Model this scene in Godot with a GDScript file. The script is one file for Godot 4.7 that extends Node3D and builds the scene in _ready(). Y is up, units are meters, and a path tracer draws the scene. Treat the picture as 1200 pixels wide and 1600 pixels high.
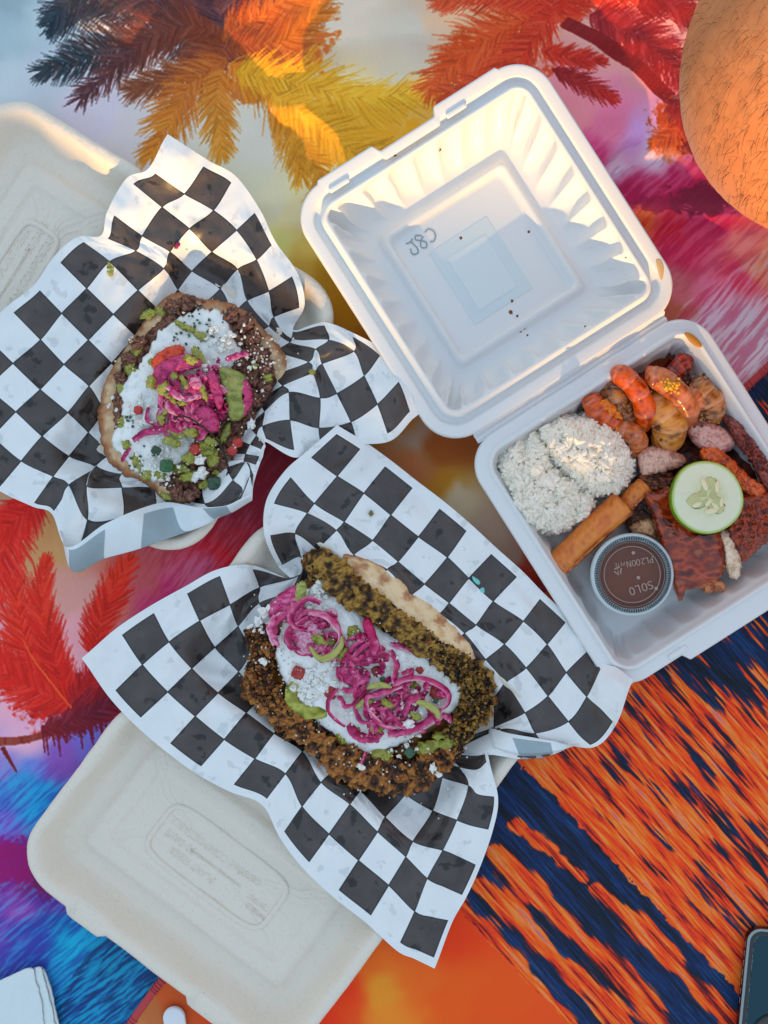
extends Node3D
# A picnic on beach cloths seen from straight above. Places are read in photograph pixels (1200 x 1600) and turned into metres at each thing's own height.
const S := 0.0005          # metres per pixel on the cloth
const H := 0.68            # height of the camera over the cloth
var rng := RandomNumberGenerator.new()
var nz := FastNoiseLite.new()
var nr_ := FastNoiseLite.new()
var nc := FastNoiseLite.new()
var counts := {}
var M := {}

func P(px: float, py: float, h := 0.0) -> Vector3:
	var k := S * (H - h) / H
	return Vector3((px - 600.0) * k, h, (py - 800.0) * k)

func L(r: float, g: float, b: float) -> Color:
	return Color(r / 255.0, g / 255.0, b / 255.0).srgb_to_linear()

func n3(x: float, y: float, z := 0.0) -> float:
	return nz.get_noise_3d(x, y, z)

func pick(cols: Array, t: float) -> Color:
	t = clampf(t, 0.0, 0.9999) * (cols.size() - 1)
	var i := int(t)
	return (cols[i] as Color).lerp(cols[i + 1], t - i)

func ss(a: float, b: float, x: float) -> float:
	return smoothstep(a, b, x)

# ---------- meshes ----------
func mk(v: PackedVector3Array, ix: PackedInt32Array, c := PackedColorArray(), uv := PackedVector2Array()) -> ArrayMesh:
	var n := PackedVector3Array()
	n.resize(v.size())
	for t in range(0, ix.size(), 3):
		var a := v[ix[t]]
		var f := (v[ix[t + 2]] - a).cross(v[ix[t + 1]] - a)
		n[ix[t]] += f
		n[ix[t + 1]] += f
		n[ix[t + 2]] += f
	for i in n.size():
		n[i] = n[i].normalized() if n[i].length_squared() > 0.0 else Vector3.UP
	var arr := []
	arr.resize(Mesh.ARRAY_MAX)
	arr[Mesh.ARRAY_VERTEX] = v
	arr[Mesh.ARRAY_NORMAL] = n
	if c.size(): arr[Mesh.ARRAY_COLOR] = c
	if uv.size(): arr[Mesh.ARRAY_TEX_UV] = uv
	arr[Mesh.ARRAY_INDEX] = ix
	var m := ArrayMesh.new()
	m.add_surface_from_arrays(Mesh.PRIMITIVE_TRIANGLES, arr)
	return m

func join(ms: Array) -> ArrayMesh:     # meshes of one thing become one mesh
	var st := SurfaceTool.new()
	st.begin(Mesh.PRIMITIVE_TRIANGLES)
	for m in ms:
		if m is Array: st.append_from(m[0], 0, m[1])
		else: st.append_from(m, 0, Transform3D())
	return st.commit()

func cells(nu: int, nv: int, wrap := false, first := 0) -> PackedInt32Array:
	var ix := PackedInt32Array()
	for j in nv - 1:
		for i in (nu if wrap else nu - 1):
			var i2 := (i + 1) % nu
			var a := first + j * nu + i
			var b := first + j * nu + i2
			var c := first + (j + 1) * nu + i2
			var d := first + (j + 1) * nu + i
			ix.append_array([a, b, c, a, c, d])
	return ix

func smooth(pts: Array, n: int) -> PackedVector2Array:      # closed outline through the points, evenly spaced, counter-clockwise in the picture
	var dense := PackedVector2Array()
	var m := pts.size()
	for i in m:
		for k in 12:
			var t := k / 12.0
			dense.append((pts[i] as Vector2).cubic_interpolate(pts[(i + 1) % m], pts[(i - 1 + m) % m], pts[(i + 2) % m], t))
	var area := 0.0
	for i in dense.size():
		area += dense[i].cross(dense[(i + 1) % dense.size()])
	if area > 0.0: dense.reverse()
	var total := 0.0
	for i in dense.size(): total += dense[i].distance_to(dense[(i + 1) % dense.size()])
	var out := PackedVector2Array()
	var step := total / n
	var i := 0
	var left := 0.0
	for k in n:
		var want := k * step
		while i < dense.size() - 1 and left + dense[i].distance_to(dense[(i + 1) % dense.size()]) < want:
			left += dense[i].distance_to(dense[(i + 1) % dense.size()])
			i += 1
		var b := dense[(i + 1) % dense.size()]
		var d := maxf(dense[i].distance_to(b), 0.0001)
		out.append(dense[i].lerp(b, clampf((want - left) / d, 0.0, 1.0)))
	return out

func xy(flat: Array) -> Array:
	var out := []
	for i in range(0, flat.size(), 2): out.append(Vector2(flat[i], flat[i + 1]))
	return out

func mid(pts: Array) -> Vector2:
	var c := Vector2.ZERO
	for p in pts: c += p
	return c / pts.size()

# A solid with a free outline: hf(place, t) gives the height of its top (t 0 in the middle, 1 at the rim), cf(place, t, height) its colour, hb its underside.
func blob(flat: Array, na: int, nr: int, hf: Callable, cf: Callable, hb: float, jit := 0.0, jf := 0.12) -> ArrayMesh:
	var pts := xy(flat)
	var o := smooth(pts, na)
	var c := mid(Array(o))
	for i in na:
		if jit > 0.0:
			var d := (o[i] - c).normalized()
			o[i] += d * jit * (n3(o[i].x * jf, o[i].y * jf, 7.0) + 0.5 * n3(o[i].x * jf * 3.1, o[i].y * jf * 3.1, 3.0)) * 2.0
	var v := PackedVector3Array()
	var col := PackedColorArray()
	var h0: float = hf.call(c, 0.0)
	v.append(P(c.x, c.y, h0))
	col.append(cf.call(c, 0.0, h0))
	for j in range(1, nr + 1):
		var t := float(j) / nr
		for i in na:
			var q := c.lerp(o[i], t)
			var h: float = hf.call(q, t)
			v.append(P(q.x, q.y, h))
			col.append(cf.call(q, t, h))
	for i in na:
		var q := c.lerp(o[i], 0.97)
		v.append(P(q.x, q.y, hb))
		col.append(col[1 + (nr - 1) * na + i])
	v.append(P(c.x, c.y, hb))
	col.append(col[0])
	var ix := PackedInt32Array()
	for i in na: ix.append_array([0, 1 + (i + 1) % na, 1 + i])
	# rings run counter-clockwise seen from above, and outwards
	var ring := cells(na, nr + 1, true, 1)
	ix.append_array(ring)
	var lastr := 1 + nr * na
	for i in na: ix.append_array([lastr + na, lastr + i, lastr + (i + 1) % na])
	return mk(v, ix, col)

func curve(pts: Array, n: int) -> PackedVector3Array:
	var out := PackedVector3Array()
	var m := pts.size()
	for k in n:
		var f := float(k) / (n - 1) * (m - 1)
		var i := mini(int(f), m - 2)
		out.append((pts[i] as Vector3).cubic_interpolate(pts[i + 1], pts[maxi(i - 1, 0)], pts[mini(i + 2, m - 1)], f - i))
	return out

# A tube along a path: rf(t) gives half width and half thickness, cf(t, angle) the colour.
func tube(path: PackedVector3Array, na: int, rf: Callable, cf: Callable, roll := 0.0, twist := 0.0, up := Vector3.UP) -> ArrayMesh:
	var v := PackedVector3Array()
	var col := PackedColorArray()
	var n := path.size()
	var last_side := Vector3.RIGHT
	for j in n:
		var t := float(j) / (n - 1)
		var tan := (path[mini(j + 1, n - 1)] - path[maxi(j - 1, 0)]).normalized()
		var side := tan.cross(up)
		side = side.normalized() if side.length() > 0.05 else (last_side - tan * last_side.dot(tan)).normalized()
		last_side = side
		var nn := side.cross(tan)
		var r: Vector2 = rf.call(t)
		var a0 := roll + twist * t
		var s2 := side * cos(a0) + nn * sin(a0)
		var n2 := nn * cos(a0) - side * sin(a0)
		for i in na:
			var a := TAU * i / na
			v.append(path[j] + s2 * cos(a) * r.x + n2 * sin(a) * r.y)
			col.append(cf.call(t, a))
	var ix := cells(na, n, true)
	var e := v.size()
	v.append(path[0]); col.append(col[0])
	v.append(path[n - 1]); col.append(col[(n - 1) * na])
	for i in na:
		ix.append_array([e, (i + 1) % na, i])
		ix.append_array([e + 1, (n - 1) * na + i, (n - 1) * na + (i + 1) % na])
	return mk(v, ix, col)

# Rings of a rounded rectangle, from outside in: profile entries are [inset, height]; wob(ring, side, along) may add [inset, height].
func shell(hx: float, hz: float, rad: float, profile: Array, ns: int, ncn: int, wob = null, floor_at := -1.0) -> ArrayMesh:
	var v := PackedVector3Array()
	var per := 4 * (ns + ncn)
	var pr := profile.size()
	for j in pr:
		var base_in: float = profile[j][0]
		for s in 4:
			for k in ns + ncn:
				var along := float(k) / ns if k < ns else 1.0 + float(k - ns) / ncn
				var e := Vector2(base_in, profile[j][1])
				if wob != null: e += wob.call(j, s, along)
				var r := maxf(rad - e.x, rad * 0.25 if e.x < rad else rad * 0.18)
				var ax := hx - e.x
				var az := hz - e.x
				r = minf(r, minf(ax, az))
				var p: Vector2
				var half := (ax if s % 2 == 0 else az)
				var other := (az if s % 2 == 0 else ax)
				if along <= 1.0: p = Vector2(lerpf(-(half - r), half - r, along), -other)
				else:
					var a := (along - 1.0) * PI / 2
					p = Vector2(half - r + r * sin(a), -other + r - r * cos(a))
				p = p.rotated(s * PI / 2)
				v.append(Vector3(p.x, e.y, p.y))
	# sides run clockwise in the picture; the rings go inwards
	var ix := cells(per, pr, true)
	var mid_h: float = floor_at if floor_at >= 0.0 else profile[pr - 1][1]
	v.append(Vector3(0, mid_h, 0))
	var e0 := (pr - 1) * per
	for i in per: ix.append_array([e0 + i, e0 + (i + 1) % per, v.size() - 1])
	var uv := PackedVector2Array()
	for q in v: uv.append(Vector2(q.x, q.z) * 10.0)
	return mk(v, ix, PackedColorArray(), uv)

func lump(r: Vector3, na := 10, nb := 7, rough := 0.25, seed_ := 0.0, cf = null) -> ArrayMesh:     # an uneven rounded crumb
	var v := PackedVector3Array()
	var c := PackedColorArray()
	for j in nb:
		var b := PI * j / (nb - 1)
		for i in na:
			var a := -TAU * i / na
			var d := Vector3(sin(b) * cos(a), cos(b), sin(b) * sin(a))
			var k := 1.0 + rough * 2.0 * n3(d.x * 1.3 + seed_, d.y * 1.3, d.z * 1.3 + seed_ * 0.7)
			v.append(d * r * k)
			if cf != null: c.append(cf.call(d, k))
	return mk(v, cells(na, nb, true), c)

# ---------- things ----------
func numbered(called: String) -> String:
	var n: int = counts.get(called, 0)
	counts[called] = n + 1
	return called if n == 0 else "%s_%03d" % [called, n]

func tag(o: Node3D, label: String, category := "", group := "", kind := "") -> Node3D:
	if label: o.set_meta("label", label)
	if category: o.set_meta("category", category)
	if group: o.set_meta("group", group)
	if kind: o.set_meta("kind", kind)
	return o

func thing(called: String, label: String, category: String, group := "", at := Vector3.ZERO) -> Node3D:
	var o := Node3D.new()
	o.name = numbered(called)
	o.position = at
	add_child(o, true)
	return tag(o, label, category, group)

func part(called: String, mesh: Mesh, m: Material, parent: Node3D) -> MeshInstance3D:
	var o := MeshInstance3D.new()
	o.name = called
	o.mesh = mesh
	o.material_override = m
	parent.add_child(o, true)
	return o

func solo(called: String, mesh: Mesh, m: Material, label: String, category: String, group := "") -> MeshInstance3D:
	var o := MeshInstance3D.new()
	o.name = numbered(called)
	o.mesh = mesh
	o.material_override = m
	add_child(o, true)
	tag(o, label, category, group)
	return o

func many(called: String, mesh: Mesh, m: Material, parent: Node3D, places: Array, cols := []) -> MultiMeshInstance3D:
	var mm := MultiMesh.new()
	mm.transform_format = MultiMesh.TRANSFORM_3D
	mm.use_colors = cols.size() > 0
	mm.mesh = mesh
	mm.instance_count = places.size()
	for i in places.size():
		mm.set_instance_transform(i, places[i])
		if cols.size(): mm.set_instance_color(i, cols[i])
	var o := MultiMeshInstance3D.new()
	o.name = called
	o.multimesh = mm
	o.material_override = m
	o.set_meta("kind", "stuff")
	parent.add_child(o, true)
	return o

func mat(c: Color, rough: float, more := {}) -> StandardMaterial3D:
	var m := StandardMaterial3D.new()
	m.albedo_color = c
	m.roughness = rough
	for k in more: m.set(k, more[k])
	return m

func vmat(rough: float, more := {}) -> StandardMaterial3D:
	var m := mat(Color.WHITE, rough, more)
	m.vertex_color_use_as_albedo = true
	return m

func noise_tex(freq: float, size := 512, oct := 4, type := FastNoiseLite.TYPE_SIMPLEX_SMOOTH, seed_ := 1) -> ImageTexture:
	var f := FastNoiseLite.new()
	f.noise_type = type
	f.frequency = freq
	f.fractal_octaves = oct
	f.seed = seed_
	return ImageTexture.create_from_image(f.get_seamless_image(size, size))

func bump(m: StandardMaterial3D, tex: Texture2D, cm: float, scale: float) -> StandardMaterial3D:
	m.heightmap_enabled = true
	m.heightmap_texture = tex
	m.heightmap_scale = cm
	m.uv1_triplanar = true
	m.uv1_scale = Vector3.ONE * scale
	return m

func build_setting() -> void:
	# dry sand under and round the cloths; an unseen low bank is added towards the sun to shade most of the picnic
	var v := PackedVector3Array()
	var nu := 160
	var nv := 200
	for j in nv:
		for i in nu:
			var a := i / (nu - 1.0) * 2.0 - 1.0
			var b := j / (nv - 1.0) * 2.0 - 1.0
			var x := 40.0 * signf(a) * pow(absf(a), 2.6) + a * 2.0
			var z := 40.0 * signf(b) * pow(absf(b), 2.6) + b * 3.0
			v.append(Vector3(x, sand(x, z), z))
	var m := bump(mat(Color8(196, 176, 146), 0.95), noise_tex(0.03, 512, 5), 0.5, 2.0)
	var g := solo("ground", mk(v, cells(nu, nv)), m, "", "")
	g.set_meta("kind", "structure")

const ADDED_BANK_Z := 2.6
func sand(x: float, z: float) -> float:
	var h := -0.03 + 0.012 * n3(x * 2.0, z * 2.0, 4.0) * ss(0.5, 1.4, Vector2(x, z).length())
	var d := (z - ADDED_BANK_Z) / 0.75
	var crest := lerpf(0.945, 0.885, ss(-0.215, -0.14, x)) + 0.008 * n3(x * 9.0, 0.0, 12.0)  # added bank: its crest is shaped to place the shade and sun patches
	if d < 0.0: h += crest * exp(-d * d)
	else: h += crest * exp(-d * d * 0.3)
	return h

func setup() -> void:
	rng.seed = 7
	for f in [nz, nr_, nc]:
		f.frequency = 1.0
		f.seed = 11
	nz.noise_type = FastNoiseLite.TYPE_SIMPLEX_SMOOTH
	nz.fractal_octaves = 3
	nr_.noise_type = FastNoiseLite.TYPE_SIMPLEX
	nr_.fractal_type = FastNoiseLite.FRACTAL_RIDGED
	nr_.fractal_octaves = 2
	nc.noise_type = FastNoiseLite.TYPE_CELLULAR
	nc.fractal_type = FastNoiseLite.FRACTAL_NONE
	nc.cellular_return_type = FastNoiseLite.RETURN_DISTANCE
	var cam := Camera3D.new()
	cam.name = "camera"
	cam.fov = rad_to_deg(2.0 * atan(0.4 / H))
	cam.near = 0.05
	cam.far = 300.0
	cam.transform = Transform3D(Basis(Vector3.RIGHT, -PI / 2), Vector3(0, H, 0))
	add_child(cam)
	cam.current = true
	var sky := ProceduralSkyMaterial.new()
	sky.sky_top_color = Color(0.71, 0.80, 0.88)
	sky.sky_horizon_color = Color(0.93, 0.87, 0.80)
	sky.sky_curve = 0.18
	sky.ground_bottom_color = Color(0.45, 0.40, 0.34)
	sky.ground_horizon_color = Color(0.80, 0.74, 0.66)
	sky.sky_energy_multiplier = 1.0
	var env := Environment.new()
	env.background_mode = Environment.BG_SKY
	env.sky = Sky.new()
	env.sky.sky_material = sky
	env.tonemap_mode = Environment.TONE_MAPPER_LINEAR
	env.tonemap_exposure = 1.26
	env.sdfgi_enabled = true
	env.ssao_enabled = true
	env.ssil_enabled = true
	var we := WorldEnvironment.new()
	we.name = "world_environment"
	we.environment = env
	add_child(we)
	var sun := DirectionalLight3D.new()
	sun.name = "sun"
	sun.light_energy = 1.6
	sun.light_color = Color(1.0, 0.77, 0.46)
	sun.light_angular_distance = 0.9
	sun.shadow_enabled = true
	var from := Vector3(0.02, 0.30, 1.0).normalized()
	sun.transform = Transform3D(Basis.looking_at(-from, Vector3.UP), from * 5.0)
	add_child(sun)

func _ready() -> void:
	setup()
	build_setting()
	build_cloths()
	build_containers()
	build_papers()
	build_box()
	build_box_food()
	build_first_gyro()
	build_second_gyro()
	build_surroundings()

# ---------- printed cloths ----------
const TW := 1536
const TH := 2048
const T0 := Vector2(-300, -400)     # print texture covers 1800 x 2400 pixels of the picture
const TK := 1.171875

var buf: PackedByteArray

func dot(x: int, y: int, c: Color, a: float) -> void:
	if x < 0 or y < 0 or x >= TW or y >= TH: return
	var i := (y * TW + x) * 3
	buf[i] = int(lerpf(buf[i], c.r8, a))
	buf[i + 1] = int(lerpf(buf[i + 1], c.g8, a))
	buf[i + 2] = int(lerpf(buf[i + 2], c.b8, a))

func stroke(a: Vector2, b: Vector2, w0: float, w1: float, c: Color, alpha := 1.0) -> void:      # a tapering line, in picture pixels
	var p := (a - T0) / TK
	var q := (b - T0) / TK
	w0 /= TK
	w1 /= TK
	var d := q - p
	var n := maxi(int(d.length() * 1.2), 1)
	var side := Vector2(-d.y, d.x).normalized()
	for k in n + 1:
		var t := float(k) / n
		var m := p + d * t
		var w := lerpf(w0, w1, t)
		var s := -w * 0.5
		while s <= w * 0.5:
			var e := m + side * s
			dot(int(e.x), int(e.y), c, alpha)
			s += 0.7
		if w < 0.7: dot(int(m.x), int(m.y), c, alpha * maxf(w, 0.25))

func spline(pts: Array, n: int) -> PackedVector2Array:
	var out := PackedVector2Array()
	var m := pts.size()
	for k in n:
		var f := float(k) / (n - 1) * (m - 1)
		var i := mini(int(f), m - 2)
		out.append((pts[i] as Vector2).cubic_interpolate(pts[i + 1], pts[maxi(i - 1, 0)], pts[mini(i + 2, m - 1)], f - i))
	return out

# One printed palm frond: a spine and many thin leaflets on both sides.
func frond(flat: Array, leaf: float, count: int, c0: Color, c1: Color, width := 3.0, lean := 0.9, droop := 0.0, ragged := 0.45) -> void:
	var sp := spline(xy(flat), count)
	for k in count:
		var t := float(k) / (count - 1)
		var tan := (sp[mini(k + 1, count - 1)] - sp[maxi(k - 1, 0)]).normalized()
		var c := c0.lerp(c1, clampf(t + rng.randf_range(-0.2, 0.2), 0.0, 1.0))
		if k < count - 1: stroke(sp[k], sp[k + 1], 3.0 * (1.0 - t) + 1.5, 3.0 * (1.0 - t) + 1.5, c.darkened(0.1))
		var size := leaf * (0.55 + 0.9 * sin(PI * minf(t * 0.85 + 0.1, 1.0))) * 0.75
		for s in [-1.0, 1.0]:
			for q in 5:
				var cq := c.darkened(rng.randf() * 0.22) if rng.randf() < 0.5 else c.lightened(rng.randf() * 0.14)
				var l := size * (1.0 + rng.randf_range(-ragged, ragged))
				var d := tan.rotated(s * (lean - 0.5 * t + rng.randf_range(-0.3, 0.3)))
				d = (d + Vector2(0, droop)).normalized()
				var start := sp[k] + tan * rng.randf_range(-4, 4)
				var knee := start + d * l * 0.55
				var tip := knee + (d + tan * 0.15 + Vector2(0, droop * 0.5)).normalized() * l * 0.45
				stroke(start, knee, width * 0.62, width * 0.5, cq, 0.8)
				stroke(knee, tip, width * 0.5, 0.4, cq, 0.75)

func mottled(cx: float, cy: float, rx: float, ry: float, c: Color, a: float, grain := 0.05, cut := 0.0) -> void:    # a soft-edged printed patch
	for y in range(int((cy - ry * 1.7 - T0.y) / TK), int((cy + ry * 1.7 - T0.y) / TK)):
		for x in range(int((cx - rx * 1.7 - T0.x) / TK), int((cx + rx * 1.7 - T0.x) / TK)):
			var px := x * TK + T0.x
			var py := y * TK + T0.y
			var d := Vector2((px - cx) / rx, (py - cy) / ry).length()
			if d > 1.65: continue
			var k := 1.0 - d + 0.6 * n3(px * grain, py * grain, 2.0) + 0.3 * n3(px * grain * 3.0, py * grain * 3.0, 5.0)
			if k > cut: dot(x, y, c, a * ss(cut, cut + 0.3, k))

func base_print(pts: Array, warp: float) -> void:       # colours blended between points of the print
	var gw := 150
	var gh := 200
	var im := Image.create(gw, gh, false, Image.FORMAT_RGB8)
	var pos := PackedVector2Array()
	var cs := PackedVector3Array()
	for i in range(0, pts.size(), 5):
		pos.append(Vector2(pts[i], pts[i + 1]))
		cs.append(Vector3(pts[i + 2], pts[i + 3], pts[i + 4]) / 255.0)
	for y in gh:
		for x in gw:
			var p := T0 + Vector2((x + 0.5) * 12.0, (y + 0.5) * 12.0)
			p += Vector2(n3(p.x * 0.012, p.y * 0.012, 1.0), n3(p.x * 0.012, p.y * 0.012, 9.0)) * warp
			var sum := Vector3.ZERO
			var ws := 0.0
			for i in pos.size():
				var d := p.distance_squared_to(pos[i]) + 60.0
				var w := 1.0 / (d * d)
				sum += cs[i] * w
				ws += w
			sum /= ws
			im.set_pixel(x, y, Color(sum.x, sum.y, sum.z))
	im.resize(TW, TH, Image.INTERPOLATE_CUBIC)
	buf = im.get_data()

func streaks(r: Rect2, ang: float, la: float, lb: float, amount: float, dark: Color, light: Color, seed_: float, poly := PackedVector2Array()) -> void:
	var ca := cos(ang)
	var sa := sin(ang)
	for y in range(int((r.position.y - T0.y) / TK), int((r.end.y - T0.y) / TK)):
		for x in range(int((r.position.x - T0.x) / TK), int((r.end.x - T0.x) / TK)):
			var px := x * TK + T0.x
			var py := y * TK + T0.y
			if poly.size() and not Geometry2D.is_point_in_polygon(Vector2(px, py), poly): continue
			var fade := minf(minf(px - r.position.x, r.end.x - px), minf(py - r.position.y, r.end.y - py)) / 60.0 + 0.5 * n3(px * 0.02, py * 0.02, 6.0)
			if fade <= 0.0: continue
			var am := amount * minf(fade, 1.0)
			var al := px * ca + py * sa
			var ac := -px * sa + py * ca + 5.0 * n3(al * 0.008, seed_, 3.0)
			var f := n3(al / la, ac / lb, seed_) + 0.5 * n3(al / la * 2.7, ac / lb * 2.7, seed_ + 5.0)
			if f > 0.0: dot(x, y, light, ss(0.02, 0.3, f) * am)
			else: dot(x, y, dark, ss(0.02, 0.3, -f) * am)

func grain(n: int, gain: float, sat: float) -> void:       # uneven dye, everywhere
	for k in buf.size() / 3:
		var g := ((k * 1103515245 + (k >> 7) * 12345) >> 11) % (2 * n + 1) - n
		var i := k * 3
		var grey := (buf[i] + buf[i + 1] + buf[i + 2]) * 0.3333
		for e in 3:
			buf[i + e] = clampi(int((grey + (buf[i + e] - grey) * sat) * gain) + g, 0, 255)

func cloth_texture(soft: float) -> ImageTexture:      # ink bleeds a little into the cloth
	var im := Image.create_from_data(TW, TH, false, Image.FORMAT_RGB8, buf)
	im.resize(int(TW * soft), int(TH * soft), Image.INTERPOLATE_LANCZOS)
	im.resize(TW, TH, Image.INTERPOLATE_CUBIC)
	buf = im.get_data()
	return null

func finished() -> ImageTexture:
	return ImageTexture.create_from_image(Image.create_from_data(TW, TH, false, Image.FORMAT_RGB8, buf))

func palm_print() -> ImageTexture:
	base_print([0, 0, 150, 166, 172, 0, 60, 165, 182, 186, 0, 120, 190, 196, 200, 60, 120, 188, 192, 198, 150, 180, 206, 194, 204, 60, 40, 178, 190, 194, 200, 210, 206, 196, 194, 250, 110, 215, 200, 196, 400, 230, 210, 200, 186, 370, 300, 212, 204, 180, 480, 330, 218, 202, 158, 430, 390, 240, 226, 150, 400, 330, 216, 206, 176, 500, 430, 186, 138, 36, 545, 490, 196, 136, 24, 565, 530, 186, 116, 24, 470, 420, 206, 168, 80, 500, 385, 226, 196, 110,
		540, 40, 216, 198, 178, 640, 60, 206, 192, 176, 620, 100, 210, 196, 172, 560, 140, 226, 204, 158, 640, 170, 226, 176, 90, 500, 100, 206, 186, 160, 720, 20, 226, 180, 144, 780, 40, 224, 152, 112, 960, 40, 214, 160, 150, 1000, 80, 218, 150, 142, 900, 190, 224, 140, 150, 960, 200, 218, 120, 150, 930, 240, 206, 80, 130, 960, 262, 206, 186, 204, 1020, 240, 216, 202, 216, 1000, 225, 200, 150, 200, 1000, 300, 160, 20, 72, 1060, 290, 170, 22, 72, 1120, 300, 168, 24, 60, 1050, 365, 196, 36, 60, 1010, 345, 226, 90, 40, 1100, 350, 188, 40, 86, 1150, 380, 226, 124, 116,
		1060, 400, 192, 40, 80, 1050, 450, 200, 112, 120, 1060, 475, 182, 102, 80, 1030, 480, 176, 96, 76, 1110, 450, 222, 122, 150, 1150, 430, 214, 66, 96, 1185, 410, 226, 140, 104, 1100, 500, 214, 186, 204, 1160, 500, 206, 186, 198, 1180, 560, 214, 200, 210, 1140, 560, 208, 184, 196, 1240, 560, 200, 170, 190, 650, 690, 176, 142, 122, 640, 720, 186, 116, 72, 700, 700, 160, 86, 36, 700, 760, 190, 130, 42, 720, 790, 214, 190, 158, 760, 830, 200, 170, 148, 790, 870, 194, 160, 140, 815, 905, 190, 60, 40, 600, 640, 190, 120, 40,
		420, 720, 148, 50, 64, 390, 780, 148, 45, 62, 350, 850, 172, 50, 60, 335, 872, 196, 26, 36, 305, 900, 200, 96, 126, 255, 945, 196, 60, 116, 0, 790, 190, 150, 122, 60, 830, 190, 140, 92, 110, 850, 196, 150, 102, 130, 930, 206, 150, 140, 100, 1000, 226, 160, 166, 170, 920, 200, 112, 100, 230, 890, 186, 90, 92, 0, 1100, 230, 166, 182, 40, 1150, 226, 170, 190, 60, 1060, 226, 150, 160,
		0, 1190, 150, 130, 190, 60, 1200, 120, 130, 200, 40, 1225, 60, 140, 190, 100, 1190, 140, 90, 170, 130, 1150, 120, 110, 190, 0, 1240, 70, 110, 180, 20, 1280, 120, 110, 190, 60, 1255, 40, 150, 200, 0, 1330, 162, 20, 112, 60, 1370, 130, 24, 92, 85, 1410, 96, 44, 134, 30, 1425, 150, 84, 164, 0, 1450, 110, 72, 160, 100, 1440, 22, 92, 152, 50, 1475, 50, 74, 152, 140, 1430, 4, 132, 170, 110, 1470, 4, 150, 182, 180, 1500, 4, 84, 124, 220, 1540, 6, 76, 116, 140, 1560, 6, 104, 152, 220, 1590, 4, 84, 132, 120, 1700, 6, 90, 140,
		-250, -350, 160, 170, 180, 1450, -350, 214, 150, 150, 1450, 600, 206, 180, 196, -250, 700, 206, 170, 150, -250, 1200, 130, 120, 190, -200, 1600, 20, 90, 150, 700, -300, 220, 180, 150], 26.0)
	# dyed cloud edges and sea
	streaks(Rect2(880, 200, 420, 480), -0.88, 130, 9, 0.42, Color8(176, 34, 74), Color8(226, 206, 216), 2.0, PackedVector2Array([Vector2(1300, 320), Vector2(1060, 480), Vector2(1030, 640), Vector2(1300, 680)]))
	streaks(Rect2(880, 200, 420, 260), -0.75, 90, 12, 0.25, Color8(150, 20, 70), Color8(232, 150, 170), 8.0)
	streaks(Rect2(-300, 1180, 600, 820), -0.72, 90, 8, 0.4, Color8(60, 40, 130), Color8(60, 170, 205), 4.0)
	streaks(Rect2(-300, 1410, 640, 590), -0.66, 70, 6.5, 0.75, Color8(2, 44, 84), Color8(6, 140, 172), 6.0, PackedVector2Array([Vector2(130, 1500), Vector2(180, 1420), Vector2(320, 1500), Vector2(320, 1990), Vector2(-200, 1990), Vector2(40, 1620)]))
	streaks(Rect2(200, 680, 260, 300), -0.95, 70, 8, 0.3, Color8(150, 30, 60), Color8(216, 130, 170), 7.0)
	mottled(1095, 312, 60, 30, Color8(104, 12, 44), 0.8)
	mottled(1030, 320, 46, 18, Color8(128, 14, 56), 0.6)
	mottled(20, 1345, 52, 40, Color8(140, 8, 96), 0.9, 0.09)
	mottled(72, 1372, 24, 34, Color8(110, 10, 80), 0.9, 0.12)
	# upper left palm, hanging crowns in slate, brown and gold
	var slate := Color8(28, 44, 54)
	var plum := Color8(72, 36, 42)
	var rust := Color8(128, 52, 24)
	var amber := Color8(206, 112, 24)
	var gold := Color8(224, 156, 30)
	mottled(350, 60, 100, 70, Color8(110, 42, 30), 0.85, 0.03, 0.1)
	mottled(430, 60, 90, 80, Color8(188, 92, 28), 0.9, 0.03)
	mottled(330, 10, 150, 50, Color8(84, 28, 40), 0.85, 0.04)
	mottled(560, 190, 110, 56, gold, 0.7, 0.03, 0.12)
	mottled(500, 230, 60, 50, Color8(204, 138, 26), 0.8, 0.04, 0.1)
	mottled(610, 215, 80, 30, Color8(216, 156, 36), 0.6, 0.04, 0.12)
	mottled(395, 140, 66, 30, Color8(176, 92, 28), 0.85, 0.05)
	frond([360, 70, 260, 20, 170, 10, 90, 40], 46, 46, Color8(96, 40, 36), slate, 2.6)
	frond([330, 70, 240, 60, 160, 80, 68, 112], 40, 54, Color8(104, 48, 36), slate, 2.4, 1.1)
	frond([250, 10, 180, -20, 120, 0, 84, 30], 40, 40, plum, slate, 2.4)
	frond([350, 60, 290, 40, 220, 70, 130, 150], 44, 44, rust, plum, 2.4, 1.0)
	frond([350, 40, 330, -20, 260, -60], 50, 40, plum, plum, 2.6)
	frond([350, 70, 300, 110, 210, 140], 40, 40, rust, Color8(120, 66, 40), 2.2)
	frond([350, 60, 420, 20, 470, -10, 520, -50], 50, 44, Color8(170, 76, 26), Color8(224, 122, 34), 2.8)
	frond([350, 75, 410, 70, 450, 60, 500, 20], 44, 40, rust, amber, 2.6)
	frond([360, 95, 420, 96, 484, 82], 14, 30, Color8(110, 50, 26), Color8(196, 110, 40), 2.4, 0.4)
	frond([350, 90, 300, 130, 268, 180, 238, 240], 44, 48, Color8(170, 84, 30), Color8(204, 126, 34), 2.6)
	frond([345, 110, 338, 160, 346, 236], 34, 40, Color8(190, 104, 30), Color8(206, 136, 40), 2.4)
	frond([360, 100, 420, 140, 450, 190, 470, 270], 46, 46, amber, Color8(198, 132, 26), 3.0)
	frond([370, 110, 470, 130, 560, 160, 650, 150], 54, 54, gold, Color8(226, 170, 44), 3.2)
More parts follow.
